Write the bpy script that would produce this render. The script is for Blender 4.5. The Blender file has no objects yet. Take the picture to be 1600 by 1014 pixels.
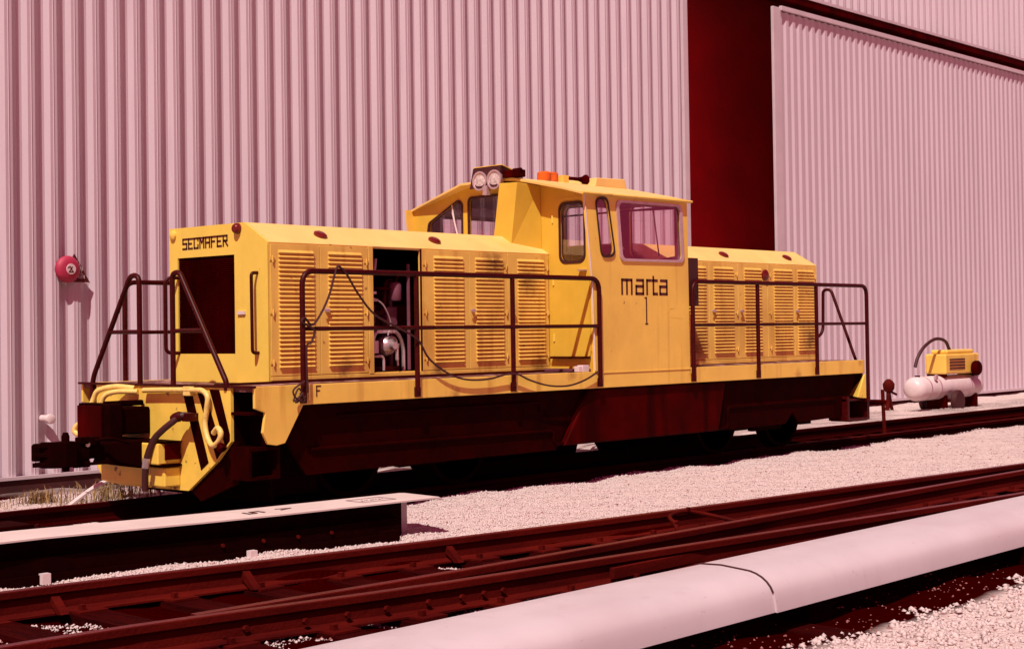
import bpy, math, random
import numpy as np
from mathutils import Vector, Matrix
random.seed(7); rng = np.random.default_rng(11)
S = bpy.context.scene; COL = S.collection
R = math.radians

# ------------------------------------------------------------------ camera
cd = bpy.data.cameras.new('camera'); cam = bpy.data.objects.new('camera', cd); COL.objects.link(cam)
cd.sensor_fit = 'HORIZONTAL'; cd.sensor_width = 36.0; cd.lens = 51.75
cd.shift_x = 69/1600; cd.shift_y = -23/1600; cd.clip_end = 600; cd.clip_start = .05
rt, up, fw = Vector((.70148, -.71254, -.0145)), Vector((-.00168, -.022, .99976)), Vector((.71269, .70129, .01663))
cam.matrix_world = Matrix(((rt.x, up.x, -fw.x, -7.2685), (rt.y, up.y, -fw.y, -9.89), (rt.z, up.z, -fw.z, 1.5), (0, 0, 0, 1)))
S.camera = cam
# ------------------------------------------------------------------ light
SUN = Vector((-.50, -.29, .82)).normalized()
w = bpy.data.worlds.new('World'); S.world = w; w.use_nodes = True
nt = w.node_tree; bg = nt.nodes['Background']
sky = nt.nodes.new('ShaderNodeTexSky'); sky.sky_type = 'NISHITA'; sky.sun_disc = False
sky.sun_elevation = math.asin(SUN.z); sky.sun_rotation = math.atan2(SUN.x, SUN.y) % (2*math.pi)
tint = nt.nodes.new('ShaderNodeMix'); tint.data_type = 'RGBA'; tint.blend_type = 'MULTIPLY'
tint.inputs[0].default_value = 1.0; tint.inputs[7].default_value = (1.0, .075, .19, 1)   # the print's faded, red cast
nt.links.new(sky.outputs[0], tint.inputs[6]); nt.links.new(tint.outputs[2], bg.inputs[0]); bg.inputs[1].default_value = .135
sl = bpy.data.lights.new('sun', 'SUN'); so = bpy.data.objects.new('sun', sl); COL.objects.link(so)
sl.energy = 4.6; sl.angle = R(.53); sl.color = (1.0, .95, .86)
so.rotation_euler = SUN.to_track_quat('Z', 'Y').to_euler(); so.location = (-10, -8, 20)
vs = S.view_settings; vs.view_transform = 'Standard'; vs.look = 'None'; vs.gamma = 1.0; vs.exposure = 0.1; vs.use_curve_mapping = False

# ------------------------------------------------------------------ materials
def mat(name, col, rough=.6, metal=0., var=.12, scale=6., col2=None, stretch=(1, 1, 1), bump=0., bscale=60., spots=None, spec=.5, streak=None, blotch=None):
    m = bpy.data.materials.new(name); m.use_nodes = True; n = m.node_tree; L = n.links
    b = n.nodes['Principled BSDF']; b.inputs['Roughness'].default_value = rough; b.inputs['Metallic'].default_value = metal
    b.inputs['Specular IOR Level'].default_value = spec
    tc = n.nodes.new('ShaderNodeNewGeometry'); mp = n.nodes.new('ShaderNodeMapping'); mp.inputs['Scale'].default_value = stretch
    L.new(tc.outputs['Position'], mp.inputs[0])
    nz = n.nodes.new('ShaderNodeTexNoise'); nz.inputs['Scale'].default_value = scale; nz.inputs['Detail'].default_value = 6; nz.inputs['Roughness'].default_value = .65
    L.new(mp.outputs[0], nz.inputs['Vector'])
    cr = n.nodes.new('ShaderNodeValToRGB'); c2 = col2 or tuple(c*(1-var*2.2) for c in col)
    cr.color_ramp.elements[0].position = .3; cr.color_ramp.elements[1].position = .62
    cr.color_ramp.elements[0].color = (*c2, 1); cr.color_ramp.elements[1].color = (*col, 1)
    L.new(nz.outputs[0], cr.inputs[0]); out = cr.outputs[0]
    def over(colr, fac, prev):
        mx = n.nodes.new('ShaderNodeMix'); mx.data_type = 'RGBA'; L.new(fac, mx.inputs[0]); L.new(prev, mx.inputs[6]); mx.inputs[7].default_value = (*colr, 1)
        return mx.outputs[2]
    def noisefac(sc, st, lo, hi, amt):
        m2 = n.nodes.new('ShaderNodeMapping'); m2.inputs['Scale'].default_value = st; L.new(tc.outputs['Position'], m2.inputs[0])
        z = n.nodes.new('ShaderNodeTexNoise'); z.inputs['Scale'].default_value = sc; z.inputs['Detail'].default_value = 5; L.new(m2.outputs[0], z.inputs['Vector'])
        r = n.nodes.new('ShaderNodeMapRange'); r.inputs[1].default_value = lo; r.inputs[2].default_value = hi; r.inputs[4].default_value = amt; L.new(z.outputs[0], r.inputs[0])
        return r.outputs[0]
    if blotch: out = over(blotch[0], noisefac(blotch[1], (1, 1, .6), blotch[2], blotch[2]+.18, blotch[3]), out)
    if streak: out = over(streak[0], noisefac(streak[1], (1, 1, .07), streak[2], streak[2]+.14, streak[3]), out)
    if spots: out = over(spots[0], noisefac(spots[1], (1, 1, 1), spots[2], spots[2]+.05, spots[3]), out)
    L.new(out, b.inputs['Base Color'])
    rr = n.nodes.new('ShaderNodeMapRange'); rr.inputs[3].default_value = max(.05, rough-.12); rr.inputs[4].default_value = min(1, rough+.12)
    L.new(nz.outputs[0], rr.inputs[0]); L.new(rr.outputs[0], b.inputs['Roughness'])
    if bump:
        bn = n.nodes.new('ShaderNodeTexNoise'); bn.inputs['Scale'].default_value = bscale; bn.inputs['Detail'].default_value = 4; L.new(tc.outputs['Position'], bn.inputs['Vector'])
        bp = n.nodes.new('ShaderNodeBump'); bp.inputs['Strength'].default_value = bump; bp.inputs['Distance'].default_value = .02
        L.new(bn.outputs[0], bp.inputs['Height']); L.new(bp.outputs[0], b.inputs['Normal'])
    return m
RUST = (.20, .045, .012)
M = {}
M['yellow'] = mat('yellow_paint', (.86, .555, .095), .42, 0, .05, 2.2, spots=(RUST, 9, .70, .7), blotch=((.62, .36, .06), 1.3, .54, .6), streak=((.50, .24, .03), 6, .57, .6), bump=.02, bscale=8)
M['yellow_door'] = mat('yellow_door_paint', (.80, .50, .10), .48, 0, .06, 3, spots=(RUST, 11, .69, .7), blotch=((.44, .20, .03), 1.7, .53, .65), streak=((.44, .19, .03), 7, .55, .65), bump=.03, bscale=6)
def smudge(m, spots_, colr, amt):
    # soot stains with an irregular outline around given places
    n = m.node_tree; L = n.links; b = n.nodes['Principled BSDF']; g = n.nodes.new('ShaderNodeNewGeometry')
    z = n.nodes.new('ShaderNodeTexNoise'); z.inputs['Scale'].default_value = 14; z.inputs['Detail'].default_value = 6; L.new(g.outputs['Position'], z.inputs['Vector'])
    for c, r in spots_:
        d = n.nodes.new('ShaderNodeVectorMath'); d.operation = 'DISTANCE'; L.new(g.outputs['Position'], d.inputs[0]); d.inputs[1].default_value = c
        a = n.nodes.new('ShaderNodeMath'); a.operation = 'MULTIPLY_ADD'; L.new(z.outputs[0], a.inputs[0]); a.inputs[1].default_value = r*1.5; L.new(d.outputs['Value'], a.inputs[2])
        q = n.nodes.new('ShaderNodeMapRange'); q.inputs[1].default_value = r*.75; q.inputs[2].default_value = r*1.7; q.inputs[3].default_value = amt; q.inputs[4].default_value = 0; L.new(a.outputs[0], q.inputs[0])
        prev = b.inputs['Base Color'].links[0].from_socket; mx = n.nodes.new('ShaderNodeMix'); mx.data_type = 'RGBA'; L.new(q.outputs[0], mx.inputs[0]); L.new(prev, mx.inputs[6]); mx.inputs[7].default_value = (*colr, 1)
        L.new(mx.outputs[2], b.inputs['Base Color'])
smudge(M['yellow_door'], [((3.78, .6, 2.22), .22), ((9.86, .6, 1.36), .24), ((7.3, .6, 1.3), .25), ((1.75, .6, 1.2), .14), ((4.30, .6, 2.05), .2), ((4.45, .6, 1.14), .16), ((2.95, .6, 1.15), .12)], (.12, .030, .010), .75)
smudge(M['yellow'], [((2.6, 0, .93), .10), ((8.6, 0, .94), .10), ((10.1, 0, 1.05), .07), ((.8, 0, 1.0), .09), ((4.3, 0, 1.08), .10), ((6.4, 0, 1.0), .08), ((1.2, .9, 2.5), .0001)], (.26, .07, .015), .6)
M['yellow_front'] = mat('yellow_front_paint', (.79, .57, .088), .45, 0, .04, 3, spots=(RUST, 10, .72, .6), streak=((.62, .42, .06), 5, .64, .4), bump=.02, bscale=6)
M['yellow_sunlit'] = mat('sunlit_top_yellow', (.80, .53, .165), .55, 0, .05, 2.5, spots=(RUST, 9, .71, .6), blotch=((.72, .45, .10), 1.5, .52, .6), bump=.02, bscale=8)  # paler yellow for the roofs: strong overhead light put into the colour
M['yellow_cab'] = mat('yellow_cab_paint', (.67, .42, .040), .45, 0, .05, 3, spots=(RUST, 10, .72, .6), streak=((.60, .32, .03), 5, .64, .4), bump=.02, bscale=6)
M['yellow_apron'] = mat('yellow_apron_paint', (.82, .56, .08), .5, 0, .08, 4, spots=((.12, .02, .008), 7, .64, .85), streak=((.55, .28, .04), 6, .60, .5))
M['hose_yellow'] = mat('yellow_hose_paint', (.82, .58, .16), .5, 0, .1, 20, spots=((.2, .04, .01), 30, .66, .6))
M['maroon'] = mat('dark_rail_paint', (.050, .001, .001), .45, 0, .2, 18, spec=.15)
M['black'] = mat('black_underframe_paint', (.019, .0, .0), .75, 0, .25, 4, spots=((.022, .0, .0), 5, .6, .6), spec=.02)
M['soot'] = mat('oily_black', (.009, .0, .0), .8, 0, .2, 8, spec=.02)
M['tank'] = mat('dark_tank_paint', (.055, .0, .0), .6, 0, .25, 2, streak=((.016, .0, .0), 4, .5, .8), spec=.02)
M['letter'] = mat('lettering_paint', (.085, .006, .004), .5, 0, .15, 12)
M['wall'] = mat('siding_paint', (.54, .43, .475), .55, 0, .04, .7, stretch=(1, 1, .25), streak=((.46, .35, .40), 7, .58, .5), spots=((.32, .16, .17), 16, .76, .6))
M['trim'] = mat('trim_paint', (.57, .46, .49), .5, 0, .06, 2)
M['deepred'] = mat('shed_interior', (.66, .0, .009), .9, 0, .15, .6)
M['plinth'] = mat('plinth_concrete', (.07, .008, .008), .85, 0, .2, 3)
M['rust'] = mat('rail_rust', (.090, .004, .002), .75, 0, .25, 5, spec=.06, col2=(.035, .001, .001), stretch=(.15, 1, 1), bump=.25, bscale=40)
M['rust_dark'] = mat('rail_rust_dark', (.030, .0, .0), .8, 0, .25, 5, spec=.03, stretch=(.15, 1, 1), bump=.25, bscale=40)
M['railtop'] = mat('rail_running_surface', (.17, .02, .024), .45, .4, .2, 8, stretch=(.1, 4, 1))
M['tie'] = mat('creosoted_wood', (.036, .001, .001), .9, 0, .3, 5, spec=.03, stretch=(6, .5, 6), bump=.5, bscale=18)
M['cover'] = mat('cover_board_white', (.66, .54, .50), .55, 0, .05, 2.5, streak=((.58, .44, .41), 4, .6, .4), spots=((.35, .16, .14), 22, .74, .6), bump=.02, bscale=10)
M['cover2'] = mat('cover_board_pink', (.57, .485, .51), .5, 0, .04, 1.6, spots=((.36, .22, .23), 24, .70, .5), blotch=((.50, .40, .42), 1.2, .52, .6), streak=((.48, .37, .39), 9, .60, .4))
M['steel'] = mat('bright_steel', (.66, .52, .52), .3, .7, .1, 12)
M['chrome'] = mat('frame_aluminium', (.66, .47, .50), .38, .5, .08, 10)
M['lens'] = mat('lamp_lens', (.85, .74, .72), .15, .3, .25, 30, bump=.3, bscale=60)
M['redlens'] = mat('red_lens', (.16, .008, .004), .3, 0, .15, 20)
M['amber'] = mat('amber_lens', (.75, .14, .015), .22, 0, .2, 16)
M['bell'] = mat('bell_red_paint', (.40, .018, .060), .6, 0, .08, 6, spots=((.3, .01, .02), 20, .7, .5))
M['white'] = mat('white_enamel', (.68, .55, .54), .45, 0, .06, 8)
M['rubber'] = mat('window_rubber', (.045, .003, .003), .6, 0, .1, 20)
M['interior'] = mat('cab_interior', (.16, .04, .065), .7, 0, .15, 4)
M['deck'] = mat('deck_plate', (.22, .07, .05), .75, .1, .35, 5, spots=((.62, .38, .36), 7, .56, .8))
M['weed'] = mat('dry_weed', (.34, .20, .07), .8, 0, .3, 14)
M['stone'] = mat('ballast_stone', (.63, .52, .49), .9, 0, .10, 9, col2=(.46, .34, .33), stretch=(6, 6, 6))
M['stone_dark'] = mat('ballast_stone_dark', (.34, .12, .11), .9, 0, .2, 12)
def ground_mat():
    m = bpy.data.materials.new('ballast_ground'); m.use_nodes = True; n = m.node_tree; L = n.links; b = n.nodes['Principled BSDF']
    b.inputs['Roughness'].default_value = .95; b.inputs['Specular IOR Level'].default_value = .0
    tc = n.nodes.new('ShaderNodeTexCoord')
    v = n.nodes.new('ShaderNodeTexVoronoi'); v.inputs['Scale'].default_value = 34; L.new(tc.outputs['Object'], v.inputs['Vector'])
    cr = n.nodes.new('ShaderNodeValToRGB'); e = cr.color_ramp.elements
    e[0].color = (.50, .38, .36, 1); e[1].color = (.64, .52, .48, 1); L.new(v.outputs['Color'], cr.inputs[0])
    nz = n.nodes.new('ShaderNodeTexNoise'); nz.inputs['Scale'].default_value = .9; nz.inputs['Detail'].default_value = 8; L.new(tc.outputs['Object'], nz.inputs['Vector'])
    at = n.nodes.new('ShaderNodeAttribute'); at.attribute_name = 'grime_shade'
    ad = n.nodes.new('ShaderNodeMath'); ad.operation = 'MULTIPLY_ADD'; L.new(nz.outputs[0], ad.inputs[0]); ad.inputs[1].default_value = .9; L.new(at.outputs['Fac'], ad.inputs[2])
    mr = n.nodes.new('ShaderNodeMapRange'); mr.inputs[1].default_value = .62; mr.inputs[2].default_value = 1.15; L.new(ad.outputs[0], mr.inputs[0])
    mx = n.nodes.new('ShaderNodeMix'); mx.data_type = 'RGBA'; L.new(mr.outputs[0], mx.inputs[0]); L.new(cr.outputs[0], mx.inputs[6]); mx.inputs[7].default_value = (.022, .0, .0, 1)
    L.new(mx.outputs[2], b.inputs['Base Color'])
    bp = n.nodes.new('ShaderNodeBump'); bp.inputs['Strength'].default_value = .8; bp.inputs['Distance'].default_value = .02
    L.new(v.outputs['Distance'], bp.inputs['Height']); L.new(bp.outputs[0], b.inputs['Normal'])
    return m
M['ground'] = ground_mat()
def glass_mat():
    m = bpy.data.materials.new('window_glass'); m.use_nodes = True; n = m.node_tree; L = n.links
    for x in list(n.nodes):
        if x.type != 'OUTPUT_MATERIAL': n.nodes.remove(x)
    o = [x for x in n.nodes if x.type == 'OUTPUT_MATERIAL'][0]
    t = n.nodes.new('ShaderNodeBsdfTransparent'); t.inputs[0].default_value = (.99, .95, .97, 1)
    g = n.nodes.new('ShaderNodeBsdfGlossy'); g.inputs['Roughness'].default_value = .02; g.inputs[0].default_value = (1, .9, .9, 1)
    lw = n.nodes.new('ShaderNodeLayerWeight'); lw.inputs[0].default_value = .35; f = n.nodes.new('ShaderNodeMath'); f.operation = 'MULTIPLY_ADD'; L.new(lw.outputs[1], f.inputs[0]); f.inputs[1].default_value = .35; f.inputs[2].default_value = .03
    x = n.nodes.new('ShaderNodeMixShader'); L.new(f.outputs[0], x.inputs[0]); L.new(t.outputs[0], x.inputs[1]); L.new(g.outputs[0], x.inputs[2]); L.new(x.outputs[0], o.inputs[0])
    return m
M['glass'] = glass_mat()

# ------------------------------------------------------------------ mesh helpers
class MB:
    def __init__(s): s.v = []; s.f = []; s.m = []; s.mats = []
    def add(s, vs, fs, mi=0):
        o = len(s.v); s.v += [tuple(p) for p in vs]; s.f += [tuple(i+o for i in f) for f in fs]; s.m += [mi]*len(fs); return s
    def box(s, x0, x1, y0, y1, z0, z1, mi=0):
        return s.add([(x0,y0,z0),(x1,y0,z0),(x1,y1,z0),(x0,y1,z0),(x0,y0,z1),(x1,y0,z1),(x1,y1,z1),(x0,y1,z1)],
                     [(0,3,2,1),(4,5,6,7),(0,1,5,4),(1,2,6,5),(2,3,7,6),(3,0,4,7)], mi)
    def hexa(s, p, mi=0): return s.add(p, [(0,3,2,1),(4,5,6,7),(0,1,5,4),(1,2,6,5),(2,3,7,6),(3,0,4,7)], mi)
    def prism(s, poly, axis, a, b, mi=0):
        """polygon (two coords) extruded along axis ('x': poly=(y,z); 'y': poly=(x,z); 'z': poly=(x,y))"""
        def P(c, t): return {'x': (t, c[0], c[1]), 'y': (c[0], t, c[1]), 'z': (c[0], c[1], t)}[axis]
        n = len(poly)
        vs = [P(c, a) for c in poly]+[P(c, b) for c in poly]
        fs = [tuple(range(n))[::-1], tuple(range(n, 2*n))]+[(i, (i+1) % n, n+(i+1) % n, n+i) for i in range(n)]
        return s.add(vs, fs, mi)
    def tube(s, path, r, n=8, mi=0, cap=True, rad=None):
        P = [Vector(p) for p in path]; rings = []; prev = None
        for i, p in enumerate(P):
            t = (P[min(i+1, len(P)-1)]-P[max(i-1, 0)]).normalized()
            if prev is None:
                a = Vector((0, 0, 1)) if abs(t.z) < .9 else Vector((1, 0, 0)); u = t.cross(a).normalized()
            else: u = (prev-t*prev.dot(t)).normalized()
            prev = u; vv = t.cross(u); rr = rad[i] if rad else r
            rings.append([p+(u*math.cos(2*math.pi*k/n)+vv*math.sin(2*math.pi*k/n))*rr for k in range(n)])
        vs = [q for g in rings for q in g]; fs = []
        for i in range(len(P)-1):
            for k in range(n): fs.append((i*n+k, i*n+(k+1) % n, (i+1)*n+(k+1) % n, (i+1)*n+k))
        if cap: fs += [tuple(range(n))[::-1], tuple(range((len(P)-1)*n, len(P)*n))]
        return s.add(vs, fs, mi)
    def lathe(s, prof, c, axis, n=20, mi=0):
        """prof: (distance along axis, radius)"""
        c = Vector(c); ax = Vector(axis).normalized(); a = Vector((0, 0, 1)) if abs(ax.z) < .9 else Vector((1, 0, 0))
        u = ax.cross(a).normalized(); vv = ax.cross(u); vs = []
        for d, r in prof: vs += [c+ax*d+(u*math.cos(2*math.pi*k/n)+vv*math.sin(2*math.pi*k/n))*max(r, 1e-4) for k in range(n)]
        fs = [(i*n+k, i*n+(k+1) % n, (i+1)*n+(k+1) % n, (i+1)*n+k) for i in range(len(prof)-1) for k in range(n)]
        fs += [tuple(range(n))[::-1], tuple(range((len(prof)-1)*n, len(prof)*n))]
        return s.add(vs, fs, mi)
    def mesh(s, name, mats, smooth=False):
        me = bpy.data.meshes.new(name); me.from_pydata(s.v, [], s.f)
        for m_ in (mats if isinstance(mats, (list, tuple)) else [mats]): me.materials.append(m_)
        if len(me.materials) > 1: me.polygons.foreach_set('material_index', s.m)
        me.update()
        import bmesh as _b
        bm = _b.new(); bm.from_mesh(me); _b.ops.recalc_face_normals(bm, faces=bm.faces); bm.to_mesh(me); bm.free()
        if smooth:
            me.polygons.foreach_set('use_smooth', [True]*len(me.polygons)); me.set_sharp_from_angle(angle=R(40))
        return me
    def build(s, name, mats, parent=None, smooth=False, bevel=0., seg=2):
        o = bpy.data.objects.new(name, s.mesh(name, mats, smooth)); COL.objects.link(o); o.parent = parent
        if bevel:
            b = o.modifiers.new('bevel', 'BEVEL'); b.width = bevel; b.segments = seg; b.limit_method = 'ANGLE'; b.angle_limit = R(35)
        return o
def thing(name, label, cat, group=None, loc=(0, 0, 0)):
    o = bpy.data.objects.new(name, None); COL.objects.link(o); o.location = loc; o.empty_display_size = .2
    o['label'] = label; o['category'] = cat
    if group: o['group'] = group
    return o
def tag(o, label, cat, group=None):
    o['label'] = label; o['category'] = cat
    if group: o['group'] = group
    return o
def inst(src, parent, loc=(0, 0, 0)):
    o = src.copy(); COL.objects.link(o); o.parent = parent; o.location = loc; return o
def put(name, me, parent, loc=(0, 0, 0)):
    o = bpy.data.objects.new(name, me); COL.objects.link(o); o.parent = parent; o.location = loc; return o
def rrect(a0, a1, b0, b1, r, n=5):
    pts = []
    for ca, cb, s in ((a1-r, b1-r, 0), (a0+r, b1-r, 90), (a0+r, b0+r, 180), (a1-r, b0+r, 270)):
        pts += [(ca+r*math.cos(R(s+90*k/n)), cb+r*math.sin(R(s+90*k/n))) for k in range(n+1)]
    return pts
def rpoly(pts, r, n=5):
    out = []; N = len(pts)
    for i in range(N):
        p = Vector(pts[i]); a = (Vector(pts[i-1])-p).normalized(); b = (Vector(pts[(i+1) % N])-p).normalized()
        ang = a.angle(b); d = min(r/math.tan(ang/2), .48*min((Vector(pts[i-1])-p).length, (Vector(pts[(i+1) % N])-p).length))
        s, e = p+a*d, p+b*d
        for k in range(n+1):
            t = k/n; q = s*(1-t)**2+p*2*t*(1-t)+e*t*t; out.append((q.x, q.y))
    return out
def plate(name, outer, holes, axis, a, b, m, parent, bevel=0.):
    """flat plate with holes: filled 2-D curve, extruded, turned into its plane ('x': coords (y,z); 'y': coords (x,z))"""
    cu = bpy.data.curves.new(name, 'CURVE'); cu.dimensions = '2D'; cu.fill_mode = 'BOTH'; cu.extrude = abs(b-a)/2
    for loop in [outer]+holes:
        sp = cu.splines.new('POLY'); sp.points.add(len(loop)-1); sp.use_cyclic_u = True
        for i, c in enumerate(loop): sp.points[i].co = (c[0], c[1], 0, 1)
    t = bpy.data.objects.new('tmp', cu); COL.objects.link(t); dg = bpy.context.evaluated_depsgraph_get()
    me = bpy.data.meshes.new_from_object(t.evaluated_get(dg)); bpy.data.objects.remove(t); bpy.data.curves.remove(cu)
    mid = (a+b)/2
    for v in me.vertices:
        x, y, z = v.co
        v.co = (mid+z, x, y) if axis == 'x' else (x, mid-z, y)
    me.materials.clear(); me.materials.append(m); me.name = name
    import bmesh as _b
    bm = _b.new(); bm.from_mesh(me); _b.ops.remove_doubles(bm, verts=bm.verts, dist=1e-5); _b.ops.recalc_face_normals(bm, faces=bm.faces); bm.to_mesh(me); bm.free()
    for p in me.polygons: p.use_smooth = False
    o = bpy.data.objects.new(name, me); COL.objects.link(o); o.parent = parent
    return o
def bend(pts, r=.08, n=5):
    """round the corners of a 3-D polyline"""
    out = [Vector(pts[0])]
    for i in range(1, len(pts)-1):
        p = Vector(pts[i]); a = Vector(pts[i-1])-p; b = Vector(pts[i+1])-p; d = min(r, a.length*.49, b.length*.49)
        s, e = p+a.normalized()*d, p+b.normalized()*d
        for k in range(n+1):
            t = k/n; out.append(s*(1-t)**2+p*2*t*(1-t)+e*t*t)
    out.append(Vector(pts[-1])); return out
def spline(pts, n=6):
    P = [Vector(p) for p in pts]; P = [P[0]*2-P[1]]+P+[P[-1]*2-P[-2]]; out = []
    for i in range(1, len(P)-2):
        for k in range(n):
            t = k/n; a, b, c, d = P[i-1:i+3]
            out.append(.5*((2*b)+(c-a)*t+(2*a-5*b+4*c-d)*t*t+(3*b-a-3*c+d)*t**3))
    out.append(P[-2]); return out
# lettering: strokes on a 4 x 6 grid
GL = {'S': [[(4,6),(0,6),(0,3.2),(4,3.2),(4,0),(0,0)]], 'E': [[(4,6),(0,6),(0,0),(4,0)],[(0,3),(3,3)]], 'C': [[(4,4.8),(4,6),(0,6),(0,0),(4,0),(4,1.8)]],
      'M': [[(0,0),(0,6),(2,3),(4,6),(4,0)]], 'A': [[(0,0),(0,6),(4,6),(4,0)],[(0,2.8),(4,2.8)]], 'F': [[(0,0),(0,6),(4,6)],[(0,3.2),(3,3.2)]],
      'R': [[(0,0),(0,6),(3.8,6),(3.8,3),(0,3)],[(1.6,3),(4.2,0)]], 'I': [[(2,0),(2,6)]], 'L': [[(0,6),(0,0),(4,0)]], 'D': [[(0,0),(0,6),(3,6),(4,5),(4,1),(3,0),(0,0)]],
      'P': [[(0,0),(0,6),(4,6),(4,3),(0,3)]], 'T': [[(0,6),(4,6)],[(2,6),(2,0)]], 'V': [[(0,6),(2,0),(4,6)]], 'N': [[(0,0),(0,6),(4,0),(4,6)]],
      'W': [[(0,6),(1,0),(2,4),(3,0),(4,6)]], 'H': [[(0,0),(0,6)],[(4,0),(4,6)],[(0,3),(4,3)]], 'B': [[(0,0),(0,6),(3.6,6),(3.6,3.2),(4,3),(4,0),(0,0)],[(0,3.1),(4,3.1)]],
      'G': [[(4,6),(0,6),(0,0),(4,0),(4,2.8),(2,2.8)]], 'O': [[(0,0),(0,6),(4,6),(4,0),(0,0)]], 'U': [[(0,6),(0,0),(4,0),(4,6)]], '7': [[(0,6),(4,6),(1.5,0)]], '5': [[(4,6),(0,6),(0,3.3),(4,3.3),(4,0),(0,0)]], '0': [[(0,0),(0,6),(4,6),(4,0),(0,0)]]}
def strokes(mb, lines, wd, org, U, V, N, sx, sz, lift=.0025):
    """polyline strokes as thin raised bars in the plane org + a*U + b*V"""
    org, U, V, N = Vector(org), Vector(U), Vector(V), Vector(N)
    for ln in lines:
        for (a0, b0), (a1, b1) in zip(ln[:-1], ln[1:]):
            p, q = Vector((a0*sx, b0*sz)), Vector((a1*sx, b1*sz)); d = (q-p)
            if d.length < 1e-6: continue
            d.normalize(); nn = Vector((-d.y, d.x))*wd/2; p -= d*wd/2; q += d*wd/2
            c = [p-nn, q-nn, q+nn, p+nn]
            lo = [org+U*k.x+V*k.y+N*(lift*.2) for k in c]; hi = [org+U*k.x+V*k.y+N*lift for k in c]
            mb.hexa(lo+hi)
def text(mb, s, h, wd, org, U, V, N, wf=.62, gap=.35):
    x = 0.; cw = h*wf
    for ch in s:
        if ch != ' ': strokes(mb, GL[ch], wd, Vector(org)+Vector(U)*x, U, V, N, cw/4, h/6)
        x += cw*(1+gap)
    return x

# ------------------------------------------------------------------ ground and ballast
YR1 = [(-9.5,-1.60),(-5,-1.62),(-2.93,-1.66),(-2.1,-1.76),(-.77,-2.0),(2.2,-2.36),(6.8,-2.74),(14,-3.34),(30,-4.7)]
YR2 = [(-2.6,-3.17),(-1.8,-3.20),(-.66,-3.24),(.9,-3.24),(5.9,-3.2),(14,-3.2),(30,-3.2)]
YR3 = [(-9.5,-3.10),(-5,-3.11),(-2.86,-3.14),(-2.0,-3.36),(-.9,-3.51),(.5,-3.62),(4.3,-3.98),(14,-4.85),(30,-6.3)]
def ipol(tab, x): return np.interp(x, [p[0] for p in tab], [p[1] for p in tab])
def ballast_z(x, y):
    n = .012*np.sin(x*2.3+y*1.7)+.010*np.sin(x*5.1-y*3.3)+.008*np.sin(x*9.7+y*7.9)
    z = np.full_like(x, -.075)
    sm = lambda a, b, t: np.clip((t-a)/(b-a), 0, 1)**2*(3-2*np.clip((t-a)/(b-a), 0, 1))
    lo = sm(.30, .52, y)*(1-sm(2.3, 2.9, y)*.75)                        # trough of the locomotive's track
    z = z-.115*lo
    r1 = ipol(YR1, x)
    fg = sm(-.04, .10, r1-y+.02)*(1-sm(4.75, 5.05, -y))                   # trough of the turnout
    z = z-.13*fg
    z = z-.22*sm(3.4, 6.0, y)*np.clip((14-x)/4, 0, 1)-.08*sm(3, 5.8, y)*(1-np.clip((14-x)/4, 0, 1))                                           # falls away to the shed
    z = z-.10*sm(5.0, 5.3, -y)
    return z+n
gx = np.unique(np.concatenate([np.array([-150,-80,-40,-24,-16,-12]), np.arange(-10, -4, .2), np.arange(-4, 12, .06), np.arange(12, 34, .25), np.array([36,40,50,70,110,180])]))
gy = np.unique(np.concatenate([np.array([-150,-80,-40,-25,-16,-12]), np.arange(-10, -7, .2), np.arange(-7, 3, .06), np.arange(3, 6.8, .12), np.array([8,12,20,40,80,150])]))
XX, YY = np.meshgrid(gx, gy, indexing='ij'); ZZ = ballast_z(XX, YY)
nx, ny = XX.shape; vv = np.stack([XX, YY, ZZ], -1).reshape(-1, 3); idx = np.arange(nx*ny).reshape(nx, ny)
ff = np.stack([idx[:-1,:-1], idx[1:,:-1], idx[1:,1:], idx[:-1,1:]], -1).reshape(-1, 4)
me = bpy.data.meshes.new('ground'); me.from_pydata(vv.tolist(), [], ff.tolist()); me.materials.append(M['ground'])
R1 = ipol(YR1, XX)
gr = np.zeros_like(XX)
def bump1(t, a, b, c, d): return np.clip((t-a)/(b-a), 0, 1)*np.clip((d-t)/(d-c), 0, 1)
gr += 1.3*bump1(YY, .22, .40, 2.25, 2.5)*np.clip((XX-.2)/.5, 0, 1)  # track dirt plus painted shade of the locomotive, from its front end back
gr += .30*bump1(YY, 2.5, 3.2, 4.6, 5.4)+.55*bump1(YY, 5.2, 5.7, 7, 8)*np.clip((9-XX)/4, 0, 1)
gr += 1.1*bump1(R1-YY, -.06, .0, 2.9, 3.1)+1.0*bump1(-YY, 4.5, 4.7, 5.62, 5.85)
at = me.attributes.new('grime_shade', 'FLOAT', 'POINT'); at.data.foreach_set('value', gr.reshape(-1).astype(np.float32))
me.polygons.foreach_set('use_smooth', [True]*len(me.polygons)); me.update()
ground = bpy.data.objects.new('ground', me); COL.objects.link(ground); ground['kind'] = 'structure'

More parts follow.
